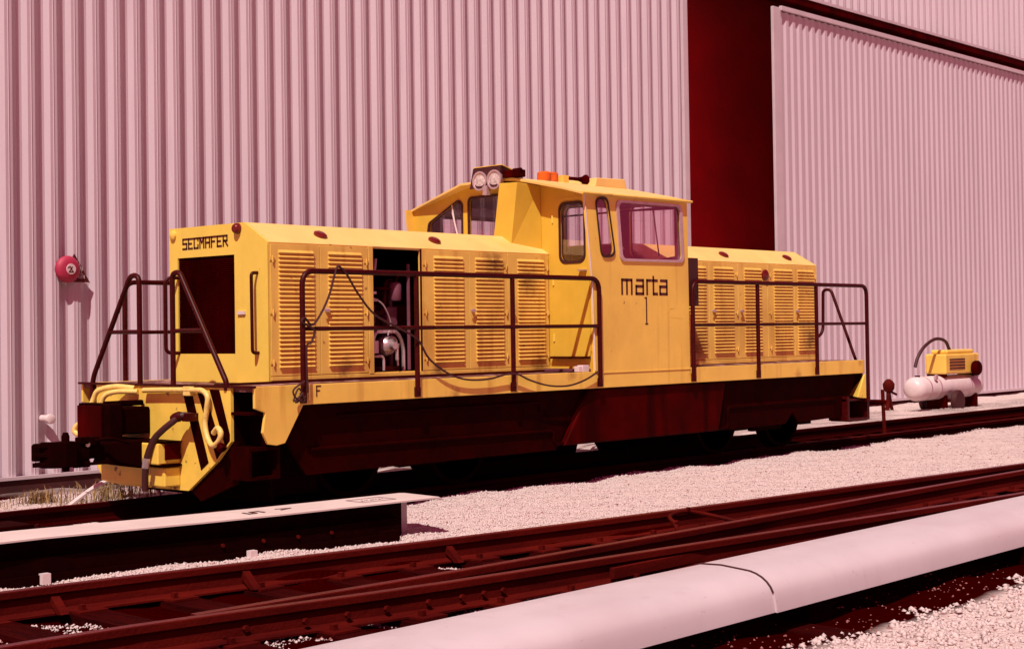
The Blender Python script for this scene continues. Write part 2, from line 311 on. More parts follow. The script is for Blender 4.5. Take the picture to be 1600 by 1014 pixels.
def stones(name, regs, m, smin, smax):
    P = []
    for (x0, x1, y0, y1, n, keep) in regs:
        x = rng.uniform(x0, x1, n); y = rng.uniform(y0, y1, n); k = keep(x, y); P.append(np.stack([x[k], y[k]], -1))
    P = np.concatenate(P); n = len(P)
    s = smin+(smax*1.25-smin)*rng.uniform(0, 1, n)**1.8; z = ballast_z(P[:,0], P[:,1])+s*rng.uniform(-.3, .45, n)
    base = np.array([(1,0,0),(-1,0,0),(0,1,0),(0,-1,0),(0,0,1),(0,0,-1)], float)
    V = base[None]*rng.uniform(.65, 1.25, (n, 6, 1))+rng.normal(0, .18, (n, 6, 3)); V[:,:,2] *= .75
    a = rng.uniform(0, 6.28, n); c, q = np.cos(a), np.sin(a)
    Vx = V[:,:,0]*c[:,None]-V[:,:,1]*q[:,None]; Vy = V[:,:,0]*q[:,None]+V[:,:,1]*c[:,None]
    W = np.stack([Vx, Vy, V[:,:,2]], -1)*s[:,None,None]+np.stack([P[:,0], P[:,1], z], -1)[:,None]
    F = np.array([(0,2,4),(2,1,4),(1,3,4),(3,0,4),(2,0,5),(1,2,5),(3,1,5),(0,3,5)])
    Fa = (F[None]+(np.arange(n)*6)[:,None,None]).reshape(-1)
    me = bpy.data.meshes.new(name); me.vertices.add(n*6); me.vertices.foreach_set('co', W.reshape(-1))
    me.loops.add(len(Fa)); me.loops.foreach_set('vertex_index', Fa.astype(np.int32))
    me.polygons.add(n*8); me.polygons.foreach_set('loop_start', np.arange(0, n*24, 3, dtype=np.int32)); me.polygons.foreach_set('loop_total', np.full(n*8, 3, np.int32))
    me.update(); me.validate(); me.materials.append(m)
    o = bpy.data.objects.new(name, me); COL.objects.link(o); o['kind'] = 'stuff'; return o
k_all = lambda x, y: np.ones_like(x, bool)
def k_mid(x, y): return (y > ipol(YR1, x)+.07) & (y < .34)
TSP = .61
def crib(x): return np.abs(((x/TSP) % 1)-.5)          # 0 in the middle of a crib, .5 on a tie
def k_fg(x, y):
    r1 = ipol(YR1, x); n = np.sin(x*1.9+.6)+np.sin(y*3.1+x*.7)
    return (y < r1-.12) & (y > -4.75) & (crib(x) < .25) & (n+.5*np.sin(x*11+y*6) > .15)
st = stones('ballast_stones', [(-3.6, 3, -2.2, .4, 46000, k_mid), (3, 9, -2.9, .4, 44000, k_mid), (9, 20, -3.4, .4, 30000, k_mid),
     (-4, 9, -4.75, -1.6, 60000, k_fg), (-3, 3.2, .8, 5, 12000, lambda x, y: (y > 2.25) | (x < .25)), (9, 24, 2.3, 6.3, 9000, k_all)], M['stone'], .005, .0125)
st3 = stones('coarse_ballast_stones', [(-2.5, 6, -8.5, -5.55, 22000, lambda x, y: y+.1*np.sin(x*5)+.06*np.sin(x*13) < -5.68)], M['stone'], .008, .021); st3['label'] = 'coarse pale ballast on the near side of the rounded cover'; st3['category'] = 'ballast'
tag_lbl = 'pale crushed stone ballast spread between the tracks'
st['label'] = tag_lbl; st['category'] = 'ballast'
st2 = stones('dark_ballast_stones', [(-3.6, 12, -2.9, .4, 3200, k_mid), (-4, 9, -4.75, -1.6, 5000, k_fg), (-2.5, 4, -8.5, -5.2, 2500, k_all), (-3, 3, 2.3, 5.5, 2500, k_all)], M['stone_dark'], .005, .011)
st2['label'] = 'scattered dark reddish stones among the pale ballast'; st2['category'] = 'ballast'

# ------------------------------------------------------------------ shed
shed = thing('metal_shed', 'tall pale pink corrugated metal shed behind the yellow locomotive', 'building', loc=(0, 6.4, 0))
def rib_sheet(name, n, pitch, h, prof, m):
    """prof: (run fraction 0..1, depth) one rib; sheet of n ribs, origin at its lower left; real sheet thickness"""
    pts = [((i+f)*pitch, d) for i in range(n) for f, d in prof]+[(n*pitch, prof[0][1])]
    k = len(pts); t = .0015
    mb = MB(); vs = [(x, d, z) for z in (0, h) for x, d in pts]
    fs = [(i, i+1, k+i+1, k+i) for i in range(k-1)]
    mb.add(vs, fs); return mb.mesh(name, m)
PW = [(0, .000), (.13, .0), (.145, -.007), (.165, -.007), (.18, .0), (.32, .0), (.62, .075), (.86, .075)]
lo_sheet = rib_sheet('siding_sheet', 3, .3, 12.5, PW, M['wall'])
up_sheet = rib_sheet('siding_sheet', 3, .3, 4.1, PW, M['wall'])
for k in range(27): put('siding_sheet', lo_sheet, shed, (-9.08+.9*k, 0, -.13))
for k in range(22): put('siding_sheet', up_sheet, shed, (15.22+.9*k, 0, 8.27))
for k in range(6): put('siding_sheet', lo_sheet, shed, (35.02+.9*k, 0, -.13))
MB().box(-9.1, 15.2, -.02, .3, -.5, -.165).build('plinth', M['plinth'], shed)
MB().box(-9.1, 15.2, -.045, .0, -.165, -.125).build('base_flashing', M['trim'], shed)
MB().box(15.1, 15.25, -.012, .25, -.3, 8.25).build('door_jamb', M['trim'], shed, bevel=.005)
MB().box(14.0, 40.4, -.34, .06, 12.3, 12.5).box(-9.1, 14.0, -.34, .06, 12.3, 12.5).build('eaves_gutter', M['trim'], shed)
MB().box(-9.1, 40.4, 0, 14, 12.5, 12.7).build('roof', M['trim'], shed)
room = MB(); room.box(12, 38, 2.0, 2.1, -.4, 12.4); room.box(11.9, 12, .2, 8, -.4, 12.4); room.box(38, 38.1, .2, 8, -.4, 12.4); room.box(12, 38, .25, 8, -.5, -.32)
room.build('inner_wall', M['deepred'], shed)
MB().box(15.26, 36, -.26, -.01, 8.09, 8.26).build('door_track', M['tank'], shed)
MB().box(15.26, 36, -.28, -.26, 8.23, 8.285).build('track_hood', M['trim'], shed)
sd = MB().box(0, .27, -.04, .02, 0, 8.02).build('sliding_door', M['trim'], shed, bevel=.006); sd.location = (17.78, -.22, -.1)
PD = [(0, .0), (.38, .0), (.58, .035), (.80, .035)]
dsheet = rib_sheet('door_sheet', 4, .245, 7.9, PD, M['wall'])
for k in range(14): put('door_sheet', dsheet, sd, (.27+.98*k, -.005, .06))
MB().box(.27, 14, -.065, -.0, 7.97, 8.06).build('top_channel', M['trim'], sd, bevel=.004)
MB().box(.27, 14, -.05, .05, 0.0, .06).build('bottom_channel', M['trim'], sd)

# fire bell, sign and tap on the wall
bell = thing('fire_bell', 'round red fire alarm bell mounted on the pink corrugated wall', 'bell', loc=(2.21, 6.395, 2.372))
MB().lathe([(0, .165), (.03, .168), (.058, .150), (.078, .115), (.090, .07), (.094, .0)], (0, -.02, 0), (0, -1, 0), 28).build('gong', M['bell'], bell, True)
MB().lathe([(0, .05), (.07, .05), (.07, .0)], (0, .05, 0), (0, -1, 0), 14).build('mounting_boss', M['bell'], bell, True)
MB().lathe([(0, .066), (.006, .064), (.006, .0)], (.008, -.111, .0), (0, -1, 0), 24).build('white_disc', M['white'], bell, True)
mk = MB(); strokes(mk, [[(0, 0), (2, 3), (4, 0), (0, 0)], [(-1, 4), (1, 5)], [(1.5, 3.5), (3, 4.5)]], .012, (-.022, -.1175, -.035), (1, 0, 0), (0, 0, 1), (0, -1, 0), .014, .013); mk.build('mark', M['letter'], bell)
sign = thing('alarm_sign', 'dark triangular alarm sign with white lettering behind the red bell', 'sign', loc=(2.345, 6.390, 2.215))
MB().prism([(-.195, .0), (.19, .0), (-.022, .35)], 'y', -.012, .012).build('panel', M['letter'], sign)
MB().box(-.195, .19, -.016, .012, -.014, -.0).build('lower_edge', M['trim'], sign)
MB().box(-.06, .0, .012, .09, .05, .2).build('bracket', M['tank'], sign)
tx = MB(); U, V, N = (1, 0, 0), (0, 0, 1), (0, -1, 0)
for s, z, x, h in (('FIRE DEPT', .05, -.085, .034), ('CALL', .10, -.0, .034), ('RINGS', .148, -.015, .032), ('BELL', .194, -.02, .030), ('IF', .24, -.02, .026)): text(tx, s, h, .008, (x, -.012, z), U, V, N, .52, .3)
tx.build('lettering', M['white'], sign)
tap = thing('wall_tap', 'small pale pipe stub sticking out of the corrugated wall low down', 'pipe', loc=(1.88, 6.36, .55))
MB().tube([(0, .08, 0), (0, -.12, 0)], .045, 12).build('stub', M['white'], tap, True)
MB().lathe([(0, .06), (.05, .06), (.06, .04)], (0, -.11, 0), (0, -1, 0), 12).build('cap', M['white'], tap, True)

# ------------------------------------------------------------------ rails
RP = [(-.07,-.17),(.07,-.17),(.07,-.158),(.016,-.138),(.012,-.06),(.036,-.042),(.036,-.006),(.030,0),(-.030,0),(-.036,-.006),(-.036,-.042),(-.012,-.06),(-.016,-.138),(-.07,-.158)]
def sweep(pts, prof=RP, z=0., top=7):
    mb = MB(); n = len(prof); vs = []
    P = [Vector((p[0], p[1], z)) for p in pts]
    for i, p in enumerate(P):
        t = (P[min(i+1, len(P)-1)]-P[max(i-1, 0)]).normalized(); s = Vector((t.y, -t.x, 0))
        vs += [p+s*(-a)+Vector((0, 0, b)) for a, b in prof]
    for i in range(len(P)-1):
        for k in range(n): mb.add([], [], 0); mb.f.append((i*n+k, i*n+(k+1) % n, (i+1)*n+(k+1) % n, (i+1)*n+k)); mb.m.append(1 if k == 7 else 0)
    mb.v = [tuple(v) for v in vs]; mb.f += [tuple(range(n)), tuple(range(len(vs)-n, len(vs)))]; mb.m += [0, 0]
    return mb
def curve_pts(tab, step=.5):
    xs = np.arange(tab[0][0], tab[-1][0]+.01, step); ys = ipol(tab, xs)
    for _ in range(3): ys[1:-1] = (ys[:-2]+2*ys[1:-1]+ys[2:])/4
    return list(zip(xs, ys))
RM = [M['rust'], M['railtop']]
track = thing('railway_track', 'rusty railway track that the yellow locomotive stands on', 'track')
for y in (.62, 2.12): sweep([(x, y) for x in np.arange(-10, 31, 2.)]).build('rail', [M['rust_dark'], M['rust']], track)
tie_me = MB().box(-.115, .115, -.55, 2.05, -.17, 0).mesh('tie', M['tie'])
for k in range(56):
    o = put('tie', tie_me, track, (-6+.62*k, .62, -.172+random.uniform(-.006, .004))); o.rotation_euler.z = R(random.uniform(-1, 1))
turn = thing('railway_turnout', 'rusty railway turnout with diverging rails in front of the locomotive', 'track')
for tb in (YR1, YR2, YR3, [(-4, -4.62), (30, -4.62)]): sweep(curve_pts(tb)).build('rail', RM, turn)
for k in range(-8, 24):
    y0 = float(ipol(YR1, TSP*k))+.30; y1 = (-5.9 if k % 3 == 0 else -5.3) if k > -6 else -3.7
    o = MB().box(-.12, .12, y1, y0, -.17, 0).build('tie', M['tie'], turn); o.location = (TSP*k, 0, -.172+random.uniform(-.004, .006)); o.rotation_euler.z = R(random.uniform(-.6, .6))
    if k > 14: continue
    for tb in (YR1, YR2, YR3):
        if TSP*k < tb[0][0] or TSP*k < -4.2: continue
        y = float(ipol(tb, TSP*k))
        MB().box(TSP*k-.10, TSP*k+.10, y-.17, y+.17, -.172, -.158).box(TSP*k-.05, TSP*k-.02, y-.11, y-.07, -.16, -.125).box(TSP*k+.02, TSP*k+.05, y+.07, y+.11, -.16, -.125).build('tie_plate', M['rust'], turn)
bolt_me = MB().lathe([(0, .020), (.022, .020), (.022, .0)], (0, 0, 0), (0, -1, 0), 6).mesh('bolt', M['rust'])
for x in (-2.0, -1.72, -1.45, -1.15, -.9, -.72, -.56, -2.35): put('bolt', bolt_me, turn, (x, float(ipol(YR3, x))-.020, -.10))
for x in (-2.62, -1.32, .35):
    y = float(ipol(YR1, x)); MB().prism([(y-.03, -.05), (y-.16, -.16), (y-.11, -.165), (y-.015, -.10)], 'x', x-.028, x+.028).build('rail_brace', M['rust'], turn)
fp = MB(); y = float(ipol(YR3, .9)); fp.box(.35, 1.5, y-.06, y-.02, -.13, -.06); fp.build('fish_plate', M['rust'], turn).rotation_euler.z = 0
MB().tube(spline([(2.12, -2.93, -.1), (2.13, -2.90, -.02), (2.35, -2.68, .01), (2.75, -2.56, .0), (3.0, -2.70, -.06), (3.1, -2.95, -.12)]), .017, 8).build('bond_cable', M['rust'], turn, True)
put('bolt', bolt_me, turn, (2.13, -2.90, .0)); put('bolt', bolt_me, turn, (2.75, -2.56, .02))

# third rails with their cover boards
tr = thing('third_rail', 'third rail under a flat white cover board beside the locomotive', 'third rail')
back = [(-9.5, -.62), (-2.43, -.70), (-.87, -.95), (.15, -1.03), (1.05, -1.09)]
def cov_y(x): return float(ipol(back, x))
for (a, b, n) in ((-9.5, -2.95, 6), (-2.944, -.62, 5), (-.614, .83, 5)):
    mb = MB(); xs = np.linspace(a, b, n); e = b > .5
    prof = [(0, .205), (0, .215), (-.03, .226), (-.43, .222), (-.445, .218), (-.445, .206), (-.435, .206), (-.43, .210)]
    vs = []
    for x in xs: vs += [(x, cov_y(x)+p, q+.0) for p, q in prof]
    if e:
        for dx, dz in ((.06, -.004), (.10, -.02)): vs += [(b+dx, cov_y(b)+p, q+dz) for p, q in prof]
    k = len(prof); rows = len(vs)//k
    mb.add(vs, [(i*k+j, i*k+(j+1) % k, (i+1)*k+(j+1) % k, (i+1)*k+j) for i in range(rows-1) for j in range(k)]+[tuple(range(k)), tuple(range((rows-1)*k, rows*k))])
    mb.build('cover_board', M['cover'], tr)
def ribbon(name, dy0, dy1, z0, z1, m, x0=-9.5, x1=1.0, n=16, bev=0):
    xs = np.linspace(x0, x1, n); mb = MB(); vs = []
    for x in xs: c = cov_y(x); vs += [(x, c+dy0, z0), (x, c+dy1, z0), (x, c+dy1, z1), (x, c+dy0, z1)]
    mb.add(vs, [(i*4+j, i*4+(j+1) % 4, i*4+4+(j+1) % 4, i*4+4+j) for i in range(n-1) for j in range(4)]+[(0, 1, 2, 3), tuple(range(4*n-4, 4*n))])
    return mb.build(name, m, tr)
ribbon('side_board', -.30, -.27, -.09, .204, M['soot'], x1=.62)
ribbon('end_board', -.16, -.13, -.06, .20, M['cover2'], x0=.35, x1=.80, n=3)
ribbon('conductor_rail', -.375, -.305, -.03, .08, M['soot'], x1=.55)
ribbon('conductor_base', -.40, -.31, -.11, -.03, M['soot'], x1=.48)
for x in (-1.05, -.72, -.42, -.12): put('bolt', MB().lathe([(0, .014), (.014, .014), (.014, 0)], (0, 0, 0), (0, -1, 0), 8).mesh('bolt', M['rust']), tr, (x, cov_y(x)-.375, .03))
for x in (-2.35, -.85, .4): MB().box(x-.03, x+.03, cov_y(x)-.45, cov_y(x)-.40, -.09, -.02).build('insulator', M['white'] if x < 0 else M['soot'], tr)
MB().box(.30, .46, cov_y(.4)-.47, cov_y(.4)-.40, -.10, .0).build('anchor', M['soot'], tr)
tx = MB(); text(tx, 'S', .13, .017, (-.66, cov_y(-.7)-.31, .2262), (0, 1, 0), (-1, 0, 0), (0, 0, 1)); tx.build('lettering', M['letter'], tr)
tx = MB(); text(tx, 'V', .11, .014, (-.38, cov_y(-.5)-.28, .2262), (0, 1, 0), (-1, 0, 0), (0, 0, 1))
tx.build('lettering', M['letter'], tr)
tx = MB(); strokes(tx, [[(0, 0), (.32, -.02), (.32, .18), (0, .20), (0, 0)]], .008, (.20, cov_y(.4)-.34, .2262), (1, 0, 0), (0, 1, 0), (0, 0, 1), 1, 1, .002)
strokes(tx, [[(.05+.03*q, .06+.012*(q % 3)), (.068+.03*q, .10-.01*(q % 2))] for q in range(8)], .007, (.20, cov_y(.4)-.34, .2262), (1, 0, 0), (0, 1, 0), (0, 0, 1), 1, 1, .0018); tx.build('stencil', M['interior'], tr)

tr2 = thing('third_rail', 'third rail under a rounded pale pink cover beyond the turnout rails', 'third rail')
sec = [(0, -.06), (0, .09)]+[(-.0-.06*(1-math.cos(R(t))), .09+.08*math.sin(R(t))) for t in (30, 60, 90)]+[(-.20, .176), (-.34, .166)]+[(-.35-.19*math.sin(R(t)), .165-.14*(1-math.cos(R(t)))) for t in (12, 25, 38, 50, 62, 75, 90)]+[(-.545, .0), (-.55, -.045), (-.54, -.045), (-.52, .0), (-.28, .15), (-.05, .15), (-.01, -.06)]
def cover2(x0, x1, lift=0.):
    mb = MB(); xs = np.linspace(x0, x1, 6); k = len(sec); vs = [(x, -4.87+.011*(x+2)+p*(1+lift), q*(1+lift)) for x in xs for p, q in sec]
    mb.add(vs, [(i*k+j, i*k+(j+1) % k, (i+1)*k+(j+1) % k, (i+1)*k+j) for i in range(5) for j in range(k)]+[tuple(range(k)), tuple(range(5*k, 6*k))])
    return mb.build('cover_section', M['cover2'], tr2, True)
cover2(-6, -.30); cover2(-.34, 4.2, .022); cover2(4.16, 9, .0); cover2(8.96, 20, .022)
MB().box(-6, 20, -5.08, -5.02, -.12, .10).build('conductor_rail', M['soot'], tr2)
for xs_ in (-.345, 4.155):
    q = [(xs_, -4.87+.011*(xs_+2)+p*1.012, z*1.012+.001) for p, z in sec[1:13]]; MB().tube(q, .006, 6).build('seam', M['rubber'], tr2)
for x in (-2.6, .2, 3.0, 6): MB().box(x-.12, x+.12, -5.36, -4.95, -.2, -.02).build('support', M['soot'], tr2)
for x, z in ((.80, .0), (-.22, -.01)): put('bolt', MB().lathe([(0, .014), (.018, .014), (.018, 0)], (0, 0, 0), (0, -1, 0), 8).mesh('bolt', M['rust']), tr2, (x, -5.405+.011*(x+2), z))

# ------------------------------------------------------------------ locomotive
loco = thing('locomotive', 'yellow diesel switcher locomotive with black railings and a glazed cab', 'locomotive', loc=(0, 0, 0))
W = 2.74
Yl, YD, YF = M['yellow'], M['yellow_door'], M['yellow_front']
def P(name, mb, m, parent=loco, **k): return mb.build(name, m, parent, **k)
# frame
sill_poly = [(.235, 1.088), (.235, .905), (.345, .865), (.315, .70), (.37, .60), (.46, .585), (.55, .60), (.752, .915), (10.22, .915), (10.22, 1.088)]
for y0, y1 in ((0, .03), (W-.03, W)): P('side_sill', MB().prism(sill_poly, 'y', y0, y1), Yl, bevel=.004)
P('deck', MB().box(.25, 10.22, .032, W-.032, 1.04, 1.085), M['deck'])
P('deck_lip', MB().box(.20, .25, -.0, W, 1.075, 1.095), M['maroon'])
P('deck_lip', MB().box(.25, 4.64, .55, .598, 1.086, 1.105), M['maroon'])
P('rear_beam', MB().box(10.18, 10.215, .032, W-.032, .62, 1.04), M['black'])
P('main_frame', MB().box(.60, 9.9, .34, .42, .45, 1.04).box(.60, 9.9, 2.32, 2.40, .45, 1.04).box(.6, 9.9, .42, 2.32, .86, .9), M['soot'])
P('side_skirt', MB().prism([(.62, .62), (.78, .905), (4.6, .905), (4.15, .30), (.86, .30)], 'y', .10, .13), M['black'])
P('side_skirt', MB().prism([(7.0, .33), (6.95, .905), (10.17, .905), (9.95, .55), (9.75, .36), (8.75, .34), (8.62, .48), (8.45, .34)], 'y', .10, .13), M['black'])
P('side_skirt', MB().prism([(.62, .62), (.78, .905), (10.17, .905), (10.0, .5), (10.0, -.06), (7.9, -.06), (7.8, .06), (7.45, .06), (7.4, -.06), (4.5, -.06), (4.4, .05), (3.9, .05), (3.8, -.06), (3.0, -.06), (2.9, .08), (2.5, .08), (2.4, -.06), (1.1, -.02)], 'y', W-.13, W-.10), M['black'])  # far skirt drawn extra deep: dark sheet for shade under the locomotive
P('fuel_tank', MB().prism([(4.62, .905), (4.22, .34), (6.95, .34), (7.1, .905)], 'y', .04, W-.04), M['tank'], bevel=.02)
for bx in (2.45, 8.35):
    P('bogie_frame', MB().prism([(bx-1.25, .58), (bx-1.1, .42), (bx-.4, .40), (bx-.3, .26), (bx+.3, .26), (bx+.4, .40), (bx+1.1, .42), (bx+1.25, .58), (bx+1.1, .74), (bx-1.1, .74)], 'y', .30, .38), M['soot'])
    P('bogie_frame', MB().prism([(bx-1.25, .58), (bx-1.1, .42), (bx+1.1, .42), (bx+1.25, .58), (bx+1.1, .74), (bx-1.1, .74)], 'y', 2.36, 2.44), M['soot'])
    for dx in (-.72, .72):
        ws = P('wheelset', MB().tube([(bx+dx, .5, .42), (bx+dx, 2.24, .42)], .075, 12), M['soot'])
        for y, s in ((.62, 1), (2.12, -1)):
            MB().lathe([(-.065, .42), (.035, .425), (.036, .447), (.065, .449), (.065, .36), (.03, .34), (.03, .16), (.06, .12), (-.09, .12), (-.05, .16), (-.05, .34), (-.065, .37)], (bx+dx, y, .42), (0, s, 0), 32).build('wheel', M['soot'], ws, True)
        P('axle_box', MB().box(bx+dx-.13, bx+dx+.13, .20, .31, .30, .56).lathe([(0, .09), (.05, .08), (.05, 0)], (bx+dx, .20, .43), (0, -1, 0), 12), M['soot'])
    P('brake_cylinder', MB().tube([(bx-.25, .22, .62), (bx+.2, .22, .62)], .10, 14), M['soot'], smooth=True)
P('air_pipe', MB().tube(bend([(.9, .09, .52), (4.1, .09, .50), (4.1, .09, .36), (7.2, .09, .36), (7.2, .09, .6), (9.6, .09, .6)], .06), .018, 8), M['black'], smooth=True)
P('air_pipe', MB().tube(bend([(1.2, .085, .8), (3.9, .085, .8), (3.9, .085, .7)], .06), .014, 8), M['black'], smooth=True)

# front steps
P('gap_shade_plate', MB().box(.66, .70, .36, 2.3, .06, 1.03).box(.70, 1.3, .50, .54, .10, .9), M['soot'])  # added dark plates, stand in for shade in the gap behind the steps
P('step_box', MB().box(.21, .54, .06, .31, .545, .575).box(.21, .24, .06, .31, .30, .545).box(.51, .54, .06, .31, .30, .545).box(.24, .51, .06, .31, .30, .325).box(.24, .51, .27, .30, .325, .545), M['black'])
P('step_tread', MB().box(.215, .40, .05, .31, .845, .87), M['black'], bevel=.004)
P('step_riser', MB().box(.25, .62, .315, .335, .30, 1.038), M['soot'])
P('step_riser', MB().box(.40, .42, .05, .312, .58, .845), M['soot'])
# front apron
ap = plate('front_apron', [(.31, 1.073), (.31, .62), (.51, .445), (.94, .165), (1.95, .15), (2.30, .17), (2.43, .30), (2.43, 1.073)], [], 'x', .215, .245, M['yellow_apron'], loco)
for k_, pts in enumerate(([(1.02, 1.057), (.885, 1.057), (.635, .425), (.745, .355)], [(.80, 1.057), (.69, 1.057), (.43, .535), (.515, .46)], [(.61, 1.057), (.47, 1.057), (.325, .68), (.325, .63), (.39, .575)])):
    MB().prism(pts, 'x', .2105, .2145).build('warning_stripe', M['black'], ap)
MB().prism([(.29, .62), (.96, .17), (.80, .08), (.29, .26)], 'x', .246, .28).build('underside_shade', M['black'], ap)  # added black plate for the shaded underside below the apron's cut corner
P('coupler_pocket', MB().box(-.02, .215, 1.06, 2.10, .40, .585).box(.05, .215, 1.06, 2.10, .20, .37), M['yellow_apron'], bevel=.012)
P('pocket_plate', MB().prism([(-.05, 1.75), (.02, 1.03), (.21, 1.03), (.21, 2.12), (-.05, 2.0)], 'z', .586, .600).prism([(-.06, 1.85), (.02, 1.03), (.21, 1.03), (.21, 2.12), (-.06, 2.05)], 'z', .380, .398), M['soot'])
P('pocket_side', MB().box(.05, .20, 1.035, 1.058, .44, .58), M['tank'])
P('buffer_block', MB().box(-.10, .21, 1.52, 1.95, .65, .89).box(-.24, -.10, 1.48, 2.0, .60, .93).box(-.20, .2, 1.60, 1.66, .90, .95), M['soot'], bevel=.015)
P('buffer_face', MB().box(-.262, -.24, 1.58, 1.98, .62, .91), M['tank'], bevel=.006)
cp = P('coupler', MB().box(-.55, .0, 1.40, 1.54, .47, .585), M['soot'], bevel=.015)
MB().prism([(-.50, 1.36), (-.64, 1.35), (-.68, 1.40), (-.71, 1.50), (-.78, 1.58), (-.90, 1.60), (-.90, 1.66), (-.70, 1.67), (-.50, 1.58)], 'z', .465, .605).build('coupler_head', M['soot'], cp, bevel=.012)
MB().prism([(-.66, 1.30), (-.78, 1.28), (-.90, 1.33), (-.95, 1.43), (-.89, 1.45), (-.83, 1.40), (-.75, 1.43), (-.68, 1.41)], 'z', .42, .64).build('knuckle', M['soot'], cp, bevel=.012)
for z in (.45, .53, .61): MB().prism([(-.88, 1.33), (-1.02, 1.42), (-.97, 1.47), (-.88, 1.44)], 'z', z-.018, z+.020).build('knuckle_tooth', M['soot'], cp, bevel=.006)
MB().box(-.62, -.52, 1.34, 1.42, .605, .665).build('top_lug', M['soot'], cp, bevel=.01)
MB().box(-.66, -.50, 1.36, 1.40, .405, .465).build('bottom_lug', M['soot'], cp, bevel=.01)
MB().lathe([(0, .03), (.04, .034), (.30, .034), (.33, .02)], (-.74, 1.36, .385), (0, 0, 1), 12).build('knuckle_pin', M['soot'], cp, True)
MB().box(-.50, -.40, 1.36, 1.48, .585, .66).build('lock_lifter', M['soot'], cp, bevel=.01)
MB().tube(bend([(-.45, 1.36, .63), (-.38, 1.25, .65), (-.2, 1.22, .60)], .04), .014, 8).build('lift_lever', M['soot'], cp, True)
MB().lathe([(0, .022), (.05, .022), (.05, 0)], (-.53, 1.40, .60), (0, -1, 0), 10).build('pin', M['steel'], cp, True)
MB().box(-.56, -.36, 1.34, 1.38, .42, .445).build('chain_lug', M['soot'], cp)
MB().hexa([(-.34, 1.36, .42), (-.02, 1.30, .36), (-.02, 1.66, .36), (-.34, 1.58, .42), (-.34, 1.36, .60), (-.02, 1.30, .61), (-.02, 1.66, .61), (-.34, 1.58, .60)]).build('carrier', M['soot'], cp, bevel=.01)
# hoses
P('air_hose', MB().tube(spline([(.17, 1.56, 1.035), (.17, 1.2, 1.045), (.17, .80, 1.05), (.17, .65, 1.045), (.165, .57, .99), (.17, .595, .88), (.17, .62, .76), (.165, .58, .65), (.15, .49, .585), (.14, .39, .62), (.14, .35, .69), (.15, .41, .735), (.165, .49, .69)]), .024, 10), M['hose_yellow'], smooth=True)
P('hose_coupling', MB().box(.15, .205, .82, .92, 1.0, 1.08), M['hose_yellow'], bevel=.005)
P('hose_coupling', MB().lathe([(0, .025), (.02, .04), (.06, .04), (.07, .02)], (.14, .37, .60), (0, -.5, -.6), 10), M['tank'], smooth=True)
P('air_hose', MB().tube(spline([(.2, 1.75, 1.05), (.12, 1.95, 1.065), (.05, 2.12, 1.03), (.03, 2.18, .95), (.0, 2.20, .85)]), .026, 10), M['hose_yellow'], smooth=True)
P('air_hose', MB().tube(spline([(.2, 1.7, 1.02), (.10, 1.9, 1.02), (.05, 2.02, .98), (.03, 2.06, .88)]), .024, 10), M['hose_yellow'], smooth=True)
P('air_hose', MB().tube(spline([(.2, 2.28, .80), (.10, 2.40, .745), (.06, 2.53, .69), (.05, 2.54, .625), (.10, 2.40, .585), (.2, 2.3, .58)]), .026, 10), M['hose_yellow'], smooth=True)
bh = P('brake_hose', MB().tube(spline([(.20, .80, .82), (.10, .87, .83), (.04, .93, .77), (.0, 1.02, .70), (-.03, 1.10, .62), (-.05, 1.17, .48), (-.05, 1.21, .34), (-.03, 1.25, .12)]), .030, 10), M['rubber'], smooth=True)
MB().lathe([(0, .035), (.03, .046), (.08, .042), (.11, .03)], (.10, .86, .83), (-.2, .55, -.15), 12).build('valve', M['maroon'], bh, True)
MB().box(.10, .215, .78, .86, .78, .85).build('valve_body', M['maroon'], bh)
MB().lathe([(0, .035), (.09, .035)], (-.055, 1.18, .46), (.05, .25, -.95), 10).lathe([(0, .036), (.02, .036)], (-.03, 1.245, .17), (.05, .25, -.95), 10).build('clamp', M['steel'], bh, True)
P('brake_hose', MB().tube(spline([(-.0, 1.82, .64), (-.05, 1.80, .5), (-.05, 1.78, .40)]), .03, 10), M['rubber'], smooth=True)

# hood shells
HY, HZ = .60, 1.088
def hood_shell(x0, x1, opening=None):
    top = [(HY, 2.352), (.94, 2.548), (2.13, 2.556), (2.13, 2.532), (.948, 2.524), (HY+.012, 2.33)]
    P('hood_roof', MB().prism(top, 'x', x0-.006, x1+.006), M['yellow_sunlit'], bevel=.003)
    P('hood_side', MB().box(x0, x1, 2.10, 2.128, HZ, 2.532), Yl)
    m = MB()
    a0, a1 = HY+.012, HY+.03
    if opening:
        o0, o1 = opening
        m.box(x0, o0, a0, a1, HZ, 2.345).box(o1, x1, a0, a1, HZ, 2.345).box(o0, o1, a0, a1, HZ, 1.150).box(o0, o1, a0, a1, 2.338, 2.345)
    else: m.box(x0, x1, a0, a1, HZ, 2.345)
    P('hood_side', m, YD)
    P('hood_inner', MB().box(x0+.05, x1-.05, 2.06, 2.095, HZ, 2.5), M['soot'])
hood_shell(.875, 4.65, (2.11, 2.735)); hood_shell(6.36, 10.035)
front_out = [(HY, HZ), (2.13, HZ), (2.13, 2.556), (.94, 2.548), (HY, 2.352)]
hf = plate('hood_front', front_out, [[(1.094, 1.352), (2.0, 1.352), (2.0, 2.267), (1.094, 2.262)]], 'x', .850, .874, YF, loco)
P('hood_back', MB().prism(front_out, 'x', 10.036, 10.06), YF)
gm = MB()
for k in range(48):
    z = 1.352+.019*k; gm.hexa([(.862, 1.095, z), (.862, 1.999, z), (.885, 1.999, z+.008), (.885, 1.095, z+.008), (.862, 1.095, z+.004), (.862, 1.999, z+.004), (.885, 1.999, z+.012), (.885, 1.095, z+.012)])
for y in (1.40, 1.70): gm.box(.88, .892, y-.006, y+.006, 1.352, 2.262)
